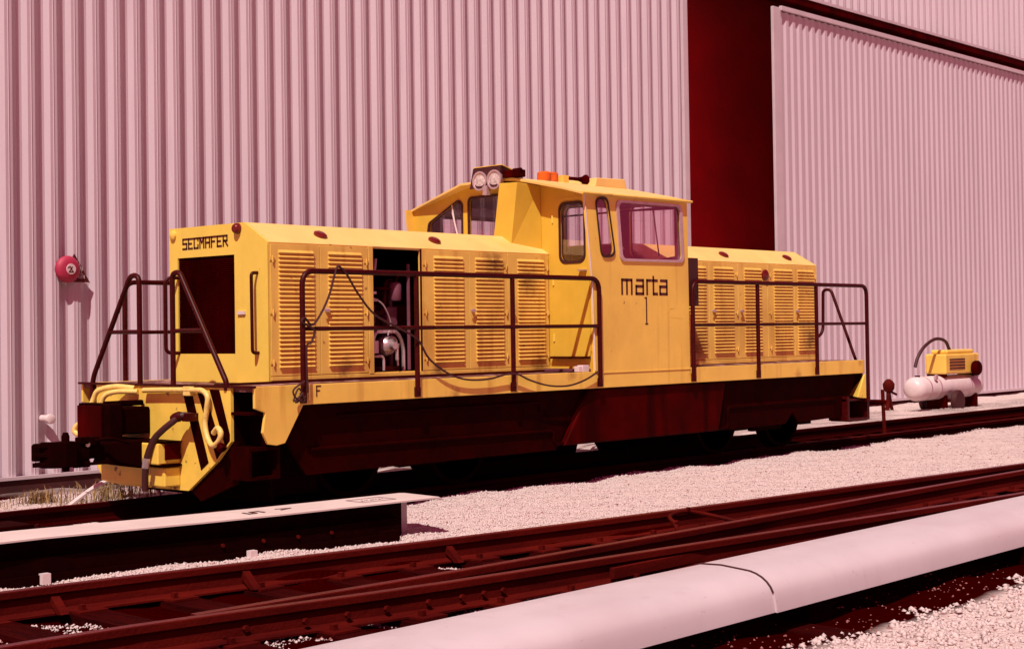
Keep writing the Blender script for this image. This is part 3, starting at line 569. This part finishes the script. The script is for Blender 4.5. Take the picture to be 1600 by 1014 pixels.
g = gm.build('radiator_grille', M['tank'], loco); g['kind'] = 'stuff'
P('radiator_core', MB().box(.90, .93, 1.05, 2.05, 1.3, 2.3), M['soot'])
P('edge_trim', MB().box(.845, .852, HY-.004, HY+.018, HZ, 2.33), YF)
# lettering on the hood front: letters hang from one bar
tx = MB(); x = 0; cw = .072; org = Vector((.850, 1.905, 2.350)); U, V, N = (0, -1, 0), (0, 0, 1), (-1, 0, 0)
text(tx, 'SECMAFER', .092, .019, org, U, V, N, .66, .52)
strokes(tx, [[(0.06, .0), (.70, .0)]], .016, org+Vector((0, 0, .092)), U, V, N, 1, 1, .0022)
tx.build('lettering', M['letter'], hf)
P('marker_lamp', MB().lathe([(0, .05), (.03, .05), (.05, .035), (.055, 0)], (.850, 1.03, 2.495), (-1, 0, 0), 18), M['redlens'], smooth=True)
P('marker_lamp', MB().lathe([(0, .045), (.02, .045), (.03, .03), (.032, 0)], (.850, 2.06, 2.49), (-1, 0, 0), 18), Yl, smooth=True)
hn = P('grab_handle', MB().tube(bend([(.852, .75, 2.08), (.78, .75, 2.08), (.78, .745, 1.36), (.852, .745, 1.36)], .06), .016, 10), M['maroon'], smooth=True)
P('grab_handle', MB().tube(bend([(.852, 1.98, 2.08), (.72, 2.02, 2.08), (.72, 2.02, 1.36), (.852, 1.98, 1.36)], .08), .018, 10), M['maroon'], smooth=True)
P('latch', MB().box(.832, .852, .93, 1.04, 1.71, 1.74), M['white'])
# lamps on the hood chamfer
cn = Vector((0, -.5, .866))
for x in (1.59, 3.08, 8.13, 9.58): P('vent_disc', MB().lathe([(-.01, .066), (.018, .066), (.03, .045), (.03, 0)], (x, .755, 2.443), cn, 20), M['redlens'], smooth=True)
# doors with louvres
def louvre_mesh(w_):
    mb = MB(); mb.add([(0, 0, 0), (w_, 0, 0), (w_, -.020, .004), (0, -.020, .004), (w_, 0, .032), (0, 0, .032), (w_, -.021, .008), (0, -.021, .008)],
                      [(0, 1, 2, 3), (3, 2, 6, 7), (7, 6, 4, 5), (0, 3, 7, 5), (1, 4, 6, 2)]); return mb.mesh('louvre', M['yellow_door'])
hinge_me = MB().tube([(0, -.012, -.03), (0, -.012, .03)], .008, 6).box(-.03, .03, -.006, .0, -.012, .012).mesh('hinge', M['yellow_door'])
hand_me = MB().lathe([(0, .02), (.03, .02), (.04, .012)], (0, 0, 0), (0, -1, 0), 10).box(-.055, .01, -.042, -.03, -.012, .012).mesh('handle', M['steel'])
def door(x0, x1, l0, l1, nlv, hinge=None, handle=None, z0=1.15, z1=2.338, lz=1.22):
    d = MB().box(x0, x1, HY-.006, HY+.012, z0, z1).build('hood_door', YD, loco, bevel=.003)
    lm = louvre_mesh(l1-l0)
    for k in range(nlv): put('louvre', lm, d, (l0, HY-.0065, lz+.0397*k))
    if hinge:
        for z in (1.27, 1.72, 2.20): put('hinge', hinge_me, d, (hinge, HY-.007, z))
    if handle: put('handle', hand_me, d, (handle, HY-.007, 1.74))
    return d
door(.878, 1.448, .965, 1.367, 27, .895, None); door(1.453, 2.04, 1.545, 1.95, 27, 2.015, 1.52)
door(2.75, 3.408, 2.91, 3.315, 27, 2.79, None); door(3.413, 3.98, 3.50, 3.905, 27, 3.955, 3.45); door(3.985, 4.63, 4.135, 4.548, 27, 4.60, 4.05)
door(6.62, 7.58, 7.08, 7.51, 27, None, None); door(7.585, 8.20, 7.68, 8.09, 27, 8.17, 7.66); door(8.205, 8.86, 8.34, 8.71, 27, None, 8.26); door(8.865, 9.49, 9.01, 9.43, 27, 8.92, None); door(9.495, 10.03, 9.57, 9.96, 27, 9.995, 9.54)
P('door_post', MB().box(2.045, 2.105, HY-.008, HY+.012, 1.13, 2.345), YD, bevel=.003)
P('door_post', MB().box(2.738, 2.75, HY-.004, HY+.03, 1.13, 2.345), M['maroon'])
P('bottom_rail', MB().box(.878, 4.64, HY-.008, HY+.011, 1.108, 1.143), YD, bevel=.003)
P('bottom_rail', MB().box(6.6, 10.03, HY-.008, HY+.011, 1.095, 1.143), YD, bevel=.003)
P('port_disc', MB().lathe([(0, .07), (.02, .07), (.03, .055), (.03, 0)], (8.80, HY-.007, 2.20), (0, -1, 0), 20), M['redlens'], smooth=True)
P('black_cabinet', MB().box(6.365, 6.56, .015, .585, 1.785, 2.33), M['rubber'], bevel=.006)
# engine bay
en = P('engine', MB().box(1.4, 3.6, 1.1, 1.9, 1.15, 1.95).box(1.8, 3.2, .95, 1.2, 1.5, 1.8).lathe([(0, .16), (.3, .16), (.32, .1)], (2.0, 1.15, 2.1), (1, 0, 0), 16), M['tank'], bevel=.01)
MB().lathe([(-.09, .03), (-.06, .085), (0, .105), (.06, .085), (.09, .04), (.14, .035)], (2.44, .80, 1.40), (0, -1, 0), 18).build('fuel_filter', M['steel'], en, True)
MB().tube(bend([(2.25, .8, 1.2), (2.25, .76, 1.55), (2.55, .76, 1.55), (2.66, .78, 1.40), (2.66, .78, 1.12)], .1), .020, 8).tube(bend([(2.40, .78, 1.48), (2.56, .78, 1.48), (2.60, .8, 1.12)], .06), .015, 8).build('fuel_pipe', M['steel'], en, True)
MB().box(2.28, 2.52, .74, .79, 1.52, 1.57).build('fuel_fitting', M['steel'], en, bevel=.006); MB().tube([(2.48, .68, 1.40), (2.48, .68, 1.26)], .018, 8).build('drain_pipe', M['steel'], en, True); MB().lathe([(0, .03), (.05, .02)], (2.48, .68, 1.42), (0, 0, -1), 8).build('fuel_tap', M['steel'], en, True)
MB().box(2.14, 2.42, .92, 1.0, 1.62, 1.80).build('battery_box', M['interior'], en)
MB().box(2.16, 2.24, .68, .72, 1.33, 1.45).build('data_plate', M['chrome'], en)
MB().tube(bend([(2.15, .8, 1.96), (2.56, .8, 1.96), (2.62, .8, 2.10)], .05), .013, 8).build('oil_pipe', M['tank'], en, True)
MB().tube(bend([(2.12, .66, 2.10), (2.20, .68, 2.12), (2.235, .70, 2.24)], .05), .014, 8).build('breather_pipe', M['chrome'], en, True)
MB().box(2.16, 2.24, .70, .74, 1.90, 1.925).box(2.15, 2.26, .70, .74, 1.83, 1.855).build('terminal_strip', M['white'], en)
MB().tube([(2.68, .72, 1.16), (2.68, .72, 2.2)], .018, 8).tube([(2.60, .9, 1.16), (2.60, .9, 1.9)], .022, 8).build('riser_pipe', M['interior'], en, True)

MB().tube(bend([(2.13, .85, 1.72), (2.45, .85, 1.72), (2.50, .85, 2.02), (2.66, .95, 2.05)], .06), .026, 8).build('coolant_hose', M['maroon'], en, True)
MB().box(2.50, 2.64, .84, .92, 1.60, 1.78).build('relay_box', M['interior'], en, bevel=.006)
MB().tube(bend([(2.16, .72, 1.16), (2.16, .72, 1.30), (2.34, .72, 1.30), (2.34, .72, 1.16)], .05), .014, 8).build('return_pipe', M['chrome'], en, True)
MB().lathe([(0, .05), (.02, .06), (.16, .06), (.18, .045)], (2.56, .78, 1.84), (0, 0, 1), 14).build('oil_filter', M['interior'], en, True)
MB().tube(spline([(2.14, .70, 1.88), (2.30, .68, 1.80), (2.42, .70, 1.62), (2.40, .72, 1.5)]), .008, 6).build('wire', M['chrome'], en, True)
MB().box(2.20, 2.60, .78, .82, 1.152, 1.20).build('drip_tray', M['maroon'], en)

# cab
cabside = [(4.675, 1.06), (4.645, 2.03), (4.535, 2.965), (6.34, 2.985), (6.355, 1.06)]
win_s = rpoly([(5.075, 2.90), (5.135, 2.275), (6.235, 2.285), (6.205, 2.905)], .075); win_q = rpoly([(4.715, 2.91), (4.91, 2.925), (5.03, 2.315), (4.80, 2.30)], .085)
def ring(pts, k):
    c = Vector((sum(p[0] for p in pts)/len(pts), sum(p[1] for p in pts)/len(pts)))
    return [tuple(Vector(p)+(Vector(p)-c).normalized()*k) for p in pts]
def window(pts, axis, pos, out, m, wd=.022):
    """frame ring and pane in a wall; out = side the frame stands proud"""
    f = plate('window', ring(pts, wd*.6), [ring(pts, -wd*.5)], axis, pos-.012*out*-1 if False else pos, pos+out*.014, m, loco)
    plate('pane', ring(pts, -wd*.3), [], axis, pos-out*.014, pos-out*.010, M['glass'], f); return f
plate('cab_side', cabside, [win_s, win_q], 'y', .0, .028, Yl, loco); plate('cab_side', cabside, [win_s, win_q], 'y', W-.028, W, Yl, loco)
window(win_s, 'y', -.0015, -1, M['chrome'], .045); window(win_q, 'y', -.0015, -1, M['rubber'], .026)
window(win_s, 'y', W+.0015, 1, M['rubber'], .03); window(win_q, 'y', W+.0015, 1, M['rubber'], .026)
front_prof = [(.030, 1.09), (W-.030, 1.09), (W-.030, 2.955), (1.75, 3.17), (1.0, 3.17), (.030, 2.955)]
fw1 = rpoly([(2.50, 2.45), (2.44, 2.80), (1.96, 3.03), (1.90, 2.98), (1.90, 2.45)], .07); fw2 = rpoly([(1.795, 2.45), (1.795, 3.045), (1.12, 3.045), (1.12, 2.45)], .07)
dw = rrect(.092, .435, 2.25, 2.88, .085)
rw1 = rpoly([(2.55, 2.18), (2.48, 2.80), (1.96, 3.0), (1.90, 2.98), (1.90, 2.18)], .07); rw2 = rpoly([(1.80, 2.25), (1.80, 3.02), (.98, 3.0), (.98, 2.25)], .08); rw3 = rpoly([(.80, 2.38), (.80, 2.98), (.12, 2.90), (.12, 2.34), (.5, 2.30)], .1)
YC = M['yellow_cab']
plate('cab_front', front_prof, [fw1, fw2, dw], 'x', 4.65, 4.678, YC, loco)
plate('cab_back', front_prof, [rw1, rw2, rw3], 'x', 6.30, 6.33, YF, loco)
for p in (fw1, fw2, dw): window(p, 'x', 4.6485, -1, M['rubber'], .026)
for p in (rw1, rw2, rw3): window(p, 'x', 6.3315, 1, M['rubber'], .026)
cdoor = plate('cab_door', rrect(.034, .545, 1.25, 2.94, .02), [ring(dw, .028)], 'x', 4.640, 4.6485, YC, loco)
MB().box(4.600, 4.640, .06, .16, 2.15, 2.165).build('door_handle', M['steel'], cdoor)
for z in (1.45, 2.05, 2.72): MB().tube([(4.635, .53, z-.04), (4.635, .53, z+.04)], .01, 6).build('hinge', YF, cdoor)
P('door_sill', MB().box(4.60, 4.64, .03, .56, 1.225, 1.25), M['maroon'])
P('door_step', MB().box(4.50, 4.638, .03, .56, 1.095, 1.12), M['interior'])
P('socket_box', MB().box(4.50, 4.60, .02, .10, 1.09, 1.16).box(4.44, 4.499, .03, .09, 1.09, 1.15), M['white'], bevel=.005)
P('cab_seam', MB().box(4.69, 6.35, -.007, .0, 1.068, 1.082), Yl, bevel=.002)
P('corner_edge', MB().tube([(4.672, -.004, 1.10), (4.642, -.004, 2.03), (4.535, -.004, 2.95)], .008, 6), M['white'])
P('cab_floor', MB().box(4.68, 6.3, .03, W-.03, 1.086, 1.12), M['interior'])
# roof
def roof_pts(x, dz=0, sc=1.):
    return [(x, -.035, 2.968+dz), (x, .22, 3.035+dz), (x, .95, 3.195+dz), (x, 1.75, 3.195+dz), (x, W-.22, 3.02+dz), (x, W+.05, 2.955+dz)]
mb = MB(); fr = roof_pts(4.45); fr = [(4.45+max(0, p[1]-1.6)*.15, p[1], p[2]) for p in fr]; bk = roof_pts(6.375)
fr2 = [(p[0], p[1], p[2]-.028) for p in fr]; bk2 = [(p[0], p[1], p[2]-.028) for p in bk]; n = 6
mb.add(fr+bk+fr2+bk2, [(i, i+1, n+i+1, n+i) for i in range(5)]+[(2*n+i, 2*n+i+1, 3*n+i+1, 3*n+i) for i in range(5)]+[(i, i+1, 2*n+i+1, 2*n+i) for i in range(5)]+[(n+i, n+i+1, 3*n+i+1, 3*n+i) for i in range(5)]+[(0, n, 3*n, 2*n), (n-1, 2*n-1, 4*n-1, 3*n-1)])
P('cab_roof', mb, M['yellow_sunlit'], bevel=.004)
P('roof_gutter', MB().tube([(4.46, -.045, 2.955), (6.375, -.045, 2.958)], .014, 8), Yl, smooth=True)
P('roof_hatch', MB().prism([(5.75, 3.17), (5.78, 3.27), (6.30, 3.285), (6.34, 3.17)], 'y', .85, 1.7), M['yellow_sunlit'], bevel=.01)
# exhaust box in front of the cab
P('exhaust_box', MB().hexa([(4.265, .805, 2.42), (4.648, .695, 2.38), (4.648, 1.07, 2.53), (4.27, 1.06, 2.53), (4.31, .74, 3.115), (4.648, .71, 3.10), (4.648, 1.02, 3.115), (4.31, 1.0, 3.125)]), YC, bevel=.006)
# headlights
hl = P('headlight_box', MB().hexa([(4.36, 1.08, 3.10), (4.75, 1.08, 3.16), (4.75, 1.50, 3.16), (4.36, 1.50, 3.10), (4.40, 1.06, 3.33), (4.75, 1.06, 3.26), (4.75, 1.48, 3.26), (4.40, 1.48, 3.33)]), M['rubber'], bevel=.004)
MB().hexa([(4.40, 1.04, 3.335), (4.76, 1.02, 3.235), (4.76, 1.48, 3.265), (4.40, 1.48, 3.335), (4.40, 1.04, 3.343), (4.76, 1.02, 3.245), (4.76, 1.48, 3.273), (4.40, 1.48, 3.343)]).build('box_lid', Yl, hl)
for y in (1.345, 1.125):
    h = P('headlight', MB().lathe([(0, .075), (.06, .100), (.075, .107), (.085, .107), (.085, .090), (.070, .086)], (4.44, y, 3.18), (-1, 0, 0), 28), M['chrome'], smooth=True)
    MB().lathe([(0, .088), (.004, .070), (.007, .045), (.008, 0)], (4.370, y, 3.18), (-1, 0, 0), 28).build('lens', M['lens'], h, True)
P('lamp_bracket', MB().box(4.34, 4.40, 1.22, 1.28, 3.02, 3.12), M['chrome'])
P('wiper_motor', MB().box(4.40, 4.52, .80, 1.04, 3.19, 3.27).lathe([(0, .03), (.12, .03)], (4.45, .92, 3.26), (0, -1, 0), 10), M['tank'], bevel=.01)
for x, y in ((5.04, 1.0), (5.17, 1.0)): P('beacon', MB().lathe([(0, .075), (.02, .078), (.09, .075), (.105, .06), (.11, 0)], (x, y, 3.195), (0, 0, 1), 20), M['amber'], smooth=True)
hr = P('horn', MB().lathe([(0, .028), (.06, .02), (.22, .022), (.30, .04), (.34, .062), (.345, .05)], (5.42, 1.0, 3.255), (1, 0, 0), 18), M['tank'], smooth=True)
MB().box(5.33, 5.42, .96, 1.04, 3.19, 3.28).build('horn_mount', Yl, hr)
hr = P('horn', MB().lathe([(0, .05), (.04, .03), (.12, .018), (.26, .018)], (4.58, 1.15, 3.255), (1, 0, 0), 16), M['tank'], smooth=True)
MB().box(4.74, 4.80, 1.1, 1.2, 3.18, 3.26).build('horn_mount', M['tank'], hr)
# wipers
P('wiper', MB().tube([(4.63, 2.05, 2.98), (4.615, 2.0, 2.80), (4.615, 1.94, 2.60)], .008, 6).tube([(4.612, 2.03, 2.9), (4.612, 1.95, 2.62)], .007, 6), M['white'])
P('wiper', MB().tube([(6.36, .50, 2.96), (6.365, .42, 2.36)], .009, 6), M['rubber'])
# cab interior
P('control_desk', MB().box(4.72, 5.0, 1.0, 2.3, 1.12, 2.1).hexa([(5.9, .5, 1.12), (6.28, .5, 1.12), (6.28, 2.2, 1.12), (5.9, 2.2, 1.12), (6.0, .5, 2.12), (6.28, .5, 2.24), (6.28, 2.2, 2.22), (6.0, 2.2, 2.1)]), M['interior'], bevel=.02)
P('driver_seat', MB().box(5.25, 5.7, .35, .85, 1.55, 1.67).box(5.22, 5.34, .38, .82, 1.67, 2.20).tube([(5.45, .6, 1.12), (5.45, .6, 1.55)], .05, 10), M['rubber'], bevel=.04)
P('driver_seat', MB().box(5.25, 5.7, 1.85, 2.35, 1.55, 1.67).box(5.62, 5.74, 1.88, 2.32, 1.67, 2.2).tube([(5.45, 2.1, 1.12), (5.45, 2.1, 1.55)], .05, 10), M['rubber'], bevel=.04)
P('control_handle', MB().tube([(6.05, .75, 2.2), (6.0, .7, 2.42)], .012, 6).lathe([(0, .03), (.03, .05), (.06, .03)], (6.0, .7, 2.42), (0, 0, 1), 10), M['steel'], smooth=True)
plate('cab_lining', [(.06, 1.12), (W-.06, 1.12), (W-.06, 2.92), (.06, 2.92)], [ring(rw1, .01) if False else [(2.50, 2.20), (2.45, 2.78), (1.92, 2.90), (1.92, 2.20)], [(1.79, 2.26), (1.79, 2.90), (.99, 2.90), (.99, 2.26)], [(.79, 2.39), (.79, 2.90), (.13, 2.88), (.13, 2.35), (.5, 2.31)]], 'x', 6.272, 6.290, M['interior'], loco)
plate('cab_lining', [(4.72, 1.13), (6.26, 1.13), (6.26, 2.92), (4.72, 2.92)], [[(5.09, 2.89), (5.15, 2.29), (6.22, 2.30), (6.19, 2.89)], [(4.73, 2.89), (4.91, 2.90), (5.01, 2.33), (4.81, 2.32)]], 'y', W-.06, W-.045, M['interior'], loco)
P('cab_lining', MB().box(4.70, 6.28, .04, .95, 2.94, 2.95).box(4.7, 6.28, .95, 1.8, 3.12, 3.13).box(4.70, 6.28, 1.8, W-.04, 2.93, 2.94), M['interior'])

# lettering on the cab side
LT = {'m': [[(0, 0), (0, 4), (4.6, 4), (4.6, 0)], [(2.3, 4), (2.3, 0)]], 'a': [[(0.4, 4), (3.4, 4), (3.4, 0), (0, 0), (0, 2.2), (3.4, 2.2)]], 'r': [[(0, 0), (0, 4), (1.7, 4)]], 't': [[(0, 5), (0, 0), (1.8, 0)], [(-.5, 4), (1.8, 4)]]}
tx = MB(); x = 5.145; k = .034
for ch, wd in (('m', 5.9), ('a', 4.6), ('r', 2.75), ('t', 2.9), ('a', 4)):
    strokes(tx, LT[ch], .029, (x, 0, 1.913), (1, 0, 0), (0, 0, 1), (0, -1, 0), k*1.06, k*1.08); x += wd*k*1.22
tx.build('lettering', M['letter'], loco); tx = MB()
strokes(tx, [[(0, 0), (0, .285)]], .020, (5.565, 0, 1.585), (1, 0, 0), (0, 0, 1), (0, -1, 0), 1, 1)
strokes(tx, [[(-.02, 0), (.02, 0)]], .014, (5.565, 0, 1.585), (1, 0, 0), (0, 0, 1), (0, -1, 0), 1, 1, .0022); strokes(tx, [[(-.025, 0), (0, 0)]], .014, (5.565, 0, 1.868), (1, 0, 0), (0, 0, 1), (0, -1, 0), 1, 1, .0022)
tx.build('number', M['letter'], loco); tx = MB()
text(tx, 'F', .085, .012, (.90, 0, .985), (1, 0, 0), (0, 0, 1), (0, -1, 0), .5)
tx.build('lettering', M['letter'], loco)
sc = MB(); strokes(sc, [[(5.90, 1.68), (6.02, 1.76), (6.06, 1.74)], [(5.98, 1.66), (6.22, 1.64)], [(5.66, 1.49), (5.70, 1.53)], [(5.98, 1.745), (6.08, 1.765)]], .005, (0, 0, 0), (1, 0, 0), (0, 0, 1), (0, -1, 0), 1, 1, .0012); sc.build('scratch', M['yellow_apron'], loco)

# handrails
def rail_set(y, s):
    hr = P('handrail', MB().tube(bend([(.74, y, .97), (.74, y, 2.065), (4.735, y, 2.065), (4.735, y, .96)], .13, 6), .025, 10), M['maroon'], smooth=True)
    for x in (2.09, 3.395): MB().tube([(x, y, .98), (x, y, 2.06)], .024, 10).build('post', M['maroon'], hr, True)
    MB().tube([(.74, y, 1.567), (4.735, y, 1.567)], .019, 8).build('mid_rail', M['maroon'], hr, True)
    r2 = P('handrail', MB().tube(bend([(6.395, y, .96), (6.395, y, 2.06), (10.265, y, 2.06), (10.265, y, .55)], .13, 6) if s else bend([(6.395, y, .96), (6.395, y, 2.06), (10.265, y, 2.06), (10.265, y, .95)], .13, 6), .025, 10), M['maroon'], smooth=True)
    for x in (7.705, 9.02): MB().tube([(x, y, .98), (x, y, 2.06)], .024, 10).build('post', M['maroon'], r2, True)
    MB().tube([(6.395, y, 1.567), (10.265, y, 1.567)], .019, 8).build('mid_rail', M['maroon'], r2, True)
    for h, xs in ((hr, (.74, 2.09, 3.395, 4.735)), (r2, (6.395, 7.705, 9.02))):
        for x in xs: MB().box(x-.028, x+.028, y-.012, y+.03 if s else y+.012, .93, 1.02).build('bracket', M['maroon'], h) if s else None
rail_set(-.018, 1); rail_set(W+.018, 0)
P('railing_foot', MB().box(10.22, 10.28, -.03, .03, .54, .60), M['maroon'])
def aframe(x, foot, top, inner, low):
    h = P('end_railing', MB().tube(bend([(x, foot, low), (x, foot, 1.12), (x, top, 2.09), (x, inner, 2.075), (x, inner, 1.09)], .10, 6), .025, 10), M['maroon'], smooth=True)
    f = (1.567-1.12)/(2.09-1.12); MB().tube([(x, foot+(top-foot)*f, 1.567), (x, inner, 1.567)], .019, 8).build('mid_rail', M['maroon'], h, True)
aframe(.225, .38, 1.06, 1.17, 1.05); aframe(.225, 2.52, 1.84, 1.70, .60)
P('end_railing', MB().tube(bend([(10.06, .64, 1.37), (10.23, .62, 1.45), (10.25, .62, 2.03), (10.25, .50, 2.03), (10.25, .03, .77)], .10, 6), .021, 10), M['maroon'], smooth=True); aframe(10.25, 2.71, 2.24, 2.12, .77)
# rear end pieces
P('rear_apron', MB().hexa([(10.02, -.0, .60), (10.22, -.02, .58), (10.40, .30, .62), (10.25, .34, .62), (10.20, .0, .90), (10.225, -.01, .90), (10.30, .30, .92), (10.25, .33, .92)]), M['yellow_apron'], bevel=.01)
P('rear_step', MB().box(9.80, 9.85, .02, .30, .30, .62).box(10.30, 10.36, .02, .30, .30, .62).box(9.85, 10.30, .02, .30, .29, .33).box(9.80, 10.36, .04, .30, .555, .585), M['maroon'])
P('rear_coupler', MB().box(10.2, 10.7, 1.28, 1.48, .46, .60).prism([(10.7, 1.26), (10.88, 1.24), (11.05, 1.36), (10.92, 1.42), (10.85, 1.55), (10.7, 1.54)], 'z', .42, .64), M['soot'], bevel=.02)

# ------------------------------------------------------------------ loose things
cb = MB().tube(spline([(.76, -.05, 1.02), (.75, -.055, 1.4), (.80, -.06, 1.45), (.84, -.055, 1.55), (.76, -.05, 1.60), (.70, -.055, 1.63), (.74, -.05, 1.66), (.82, -.045, 1.6), (.91, -.045, 1.68), (1.02, -.045, 1.86), (1.11, -.04, 2.095), (1.16, -.045, 2.095), (1.22, -.05, 2.04), (1.35, -.05, 1.87), (1.54, -.05, 1.69), (1.81, -.05, 1.575), (2.06, -.055, 1.46), (2.21, -.05, 1.28), (2.45, -.045, 1.14), (2.71, -.04, 1.07), (3.02, -.04, 1.065), (3.35, -.05, 1.11), (3.62, -.045, 1.03), (3.9, -.04, .97), (4.2, -.04, .96), (4.46, -.04, 1.01), (4.67, -.045, 1.09)]), .010, 6).build('cable', M['rubber'], None, True)
tag(cb, 'thin dark cable looped over the railing and sagging across the yellow sill', 'cable')
rp = MB().tube(spline([(.72, -.06, 1.12), (.60, -.06, 1.05), (.62, -.065, .98), (.72, -.06, .95), (.66, -.055, 1.06), (.60, -.06, .95), (.70, -.06, 1.02), (.62, -.06, .94), (.74, -.05, .99)]), .008, 6).build('wire_bundle', M['rubber'], None, True)
tag(rp, 'tangled dark wire bundle hanging at the foot of the front railing post', 'wire')
tw = thing('tow_bar', 'rusty tow bar with an upright end standing on the track behind the locomotive', 'tow bar', loc=(10.9, .95, 0))
MB().tube([(-.1, .35, .50), (.6, .1, .46), (1.55, -.0, .42)], .035, 10).build('bar', M['tank'], tw, True)
MB().tube([(1.55, 0, -.19), (1.52, 0, .2), (1.50, 0, .60)], .028, 8).build('upright', M['rust'], tw, True)
MB().box(1.42, 1.66, -.12, .12, -.20, -.17).build('foot', M['rust'], tw)
sp = thing('standpipe', 'small dark red valve standpipe standing near the foot of the shed wall', 'standpipe', loc=(20.0, 5.0, -.19))
MB().tube([(-.08, 0, 0), (-.02, 0, .28), (0, 0, .50)], .045, 10).tube([(.13, 0, 0), (.04, 0, .26), (.0, 0, .42)], .035, 8).build('legs', M['rust'], sp, True)
MB().lathe([(0, .07), (.06, .11), (.16, .12), (.22, .08), (.26, .03)], (0, 0, .40), (0, 0, 1), 14).build('valve_body', M['rust'], sp, True)
MB().tube([(.05, -.02, .40), (.20, -.06, .34)], .025, 8).build('spout', M['rust'], sp, True)
cm = thing('compressor_cart', 'yellow compressor cart with a white horizontal tank and a black hose', 'compressor', loc=(20.4, 4.0, -.19))
MB().lathe([(-1.36, .02), (-1.35, .12), (-1.30, .20), (-1.20, .235), (1.2, .235), (1.30, .20), (1.35, .12), (1.36, .02)], (0, 0, .50), (1, 0, 0), 28).build('tank', M['white'], cm, True)
MB().box(-.35, 1.1, -.22, .22, .76, 1.16).box(-.2, .95, -.18, .18, 1.16, 1.24).build('motor_housing', M['yellow'], cm, bevel=.03)
MB().lathe([(0, .13), (.03, .15), (.10, .15), (.13, .12)], (.8, -.24, .86), (0, -1, 0), 20).build('flywheel', M['tank'], cm, True)
for x in (-.30, 1.0):
    MB().box(x-.04, x+.04, -.2, .2, .0, .34).build('leg', M['tank'], cm); MB().box(x-.03, x+.03, -.2, .2, .70, .78).build('saddle', M['tank'], cm)
for y in (-.34, .34):
    wl = MB().lathe([(-.06, .12), (-.055, .20), (-.03, .225), (.03, .225), (.055, .20), (.06, .12), (.03, .10), (-.03, .10)], (-.12, y, .225), (0, 1, 0), 24).build('wheel', M['rubber'], cm, True)
    MB().lathe([(-.03, .11), (.03, .11), (.04, .03)], (-.12, y, .225), (0, 1, 0), 16).build('rim', M['chrome'], wl, True)
MB().lathe([(0, .05), (.03, .055), (.035, .045)], (-.75, -.20, .72), (0, -1, 0), 16).tube([(-.75, -.17, .66), (-.75, -.17, .74)], .012, 6).build('pressure_gauge', M['chrome'], cm, True)
for x in (-.95, -.55, .75): MB().lathe([(-.025, .238), (.025, .238), (.025, .236)], (x, 0, .50), (1, 0, 0), 28).build('tank_band', M['chrome'], cm, True)
MB().lathe([(0, .05), (.03, .05)], (-1.1, 0, .73), (0, 0, 1), 12).build('tank_cap', M['tank'], cm, True)
for z in (.86, .92, .98, 1.04): MB().box(-.20, .45, -.232, -.221, z, z+.025).build('cooling_slot', M['rubber'], cm)
MB().tube([(-.12, -.34, .225), (-.12, .34, .225)], .025, 8).build('axle', M['tank'], cm)
MB().tube(spline([(-1.28, -.05, .93), (-1.18, -.06, 1.12), (-.95, -.08, 1.32), (-.55, -.1, 1.46), (-.1, -.08, 1.42), (.15, -.05, 1.24)]), .032, 10).build('hose', M['rubber'], cm, True)
bx = thing('trackside_box', 'low dark steel box with bolted lid beside the near rail', 'box', loc=(-1.55, .98, -.20))
MB().box(-.75, .36, -.22, .22, 0, .20).build('casing', M['soot'], bx, bevel=.012)
MB().box(-.75, .20, -.18, .20, .201, .245).build('lid', M['black'], bx, bevel=.012)
for x in (.25, .30): MB().lathe([(0, .018), (.025, .018), (.025, 0)], (x, -.05, .20), (0, 0, 1), 6).build('bolt', M['rust'], bx)
# weeds by the far rail
def weed(x, y, n, h, sp_, lab):
    mb = MB()
    for _ in range(n):
        a = random.uniform(0, 6.28); L_ = h*random.uniform(.5, 1.1); bx_, by_ = x+random.gauss(0, sp_), y+random.gauss(0, sp_*.5); o = random.uniform(.2, .8)*L_
        z0 = float(ballast_z(np.array([bx_]), np.array([by_]))[0])-.01
        p0 = Vector((bx_, by_, z0)); p1 = p0+Vector((math.cos(a)*o*.3, math.sin(a)*o*.3, L_*.6)); p2 = p0+Vector((math.cos(a)*o, math.sin(a)*o, L_*.8))
        s = Vector((-math.sin(a), math.cos(a), 0))*.004
        mb.add([p0-s, p0+s, p1+s, p1-s, p2], [(0, 1, 2, 3), (3, 2, 4)])
    o = mb.build('weed_tuft', M['weed'], None); tag(o, lab, 'weed')
weed(.72, 3.0, 260, .26, .28, 'large dry weed tuft growing beside the rail under the coupler')
weed(.10, 3.3, 170, .18, .09, 'low dry weed tuft in the ballast between the coupler and the wall')
weed(-.55, 3.4, 80, .14, .22, 'sparse short weeds in the ballast farthest from the coupler')
ph = MB().tube(spline([(.15, 2.9, -.12), (.45, 2.75, .10), (.80, 2.62, .20), (.92, 2.55, .10), (.98, 2.5, -.12)]), .022, 8).build('loose_hose', M['white'], None, True)
tag(ph, 'pale bent hose lying in the weeds beside the rail below the coupler', 'hose')
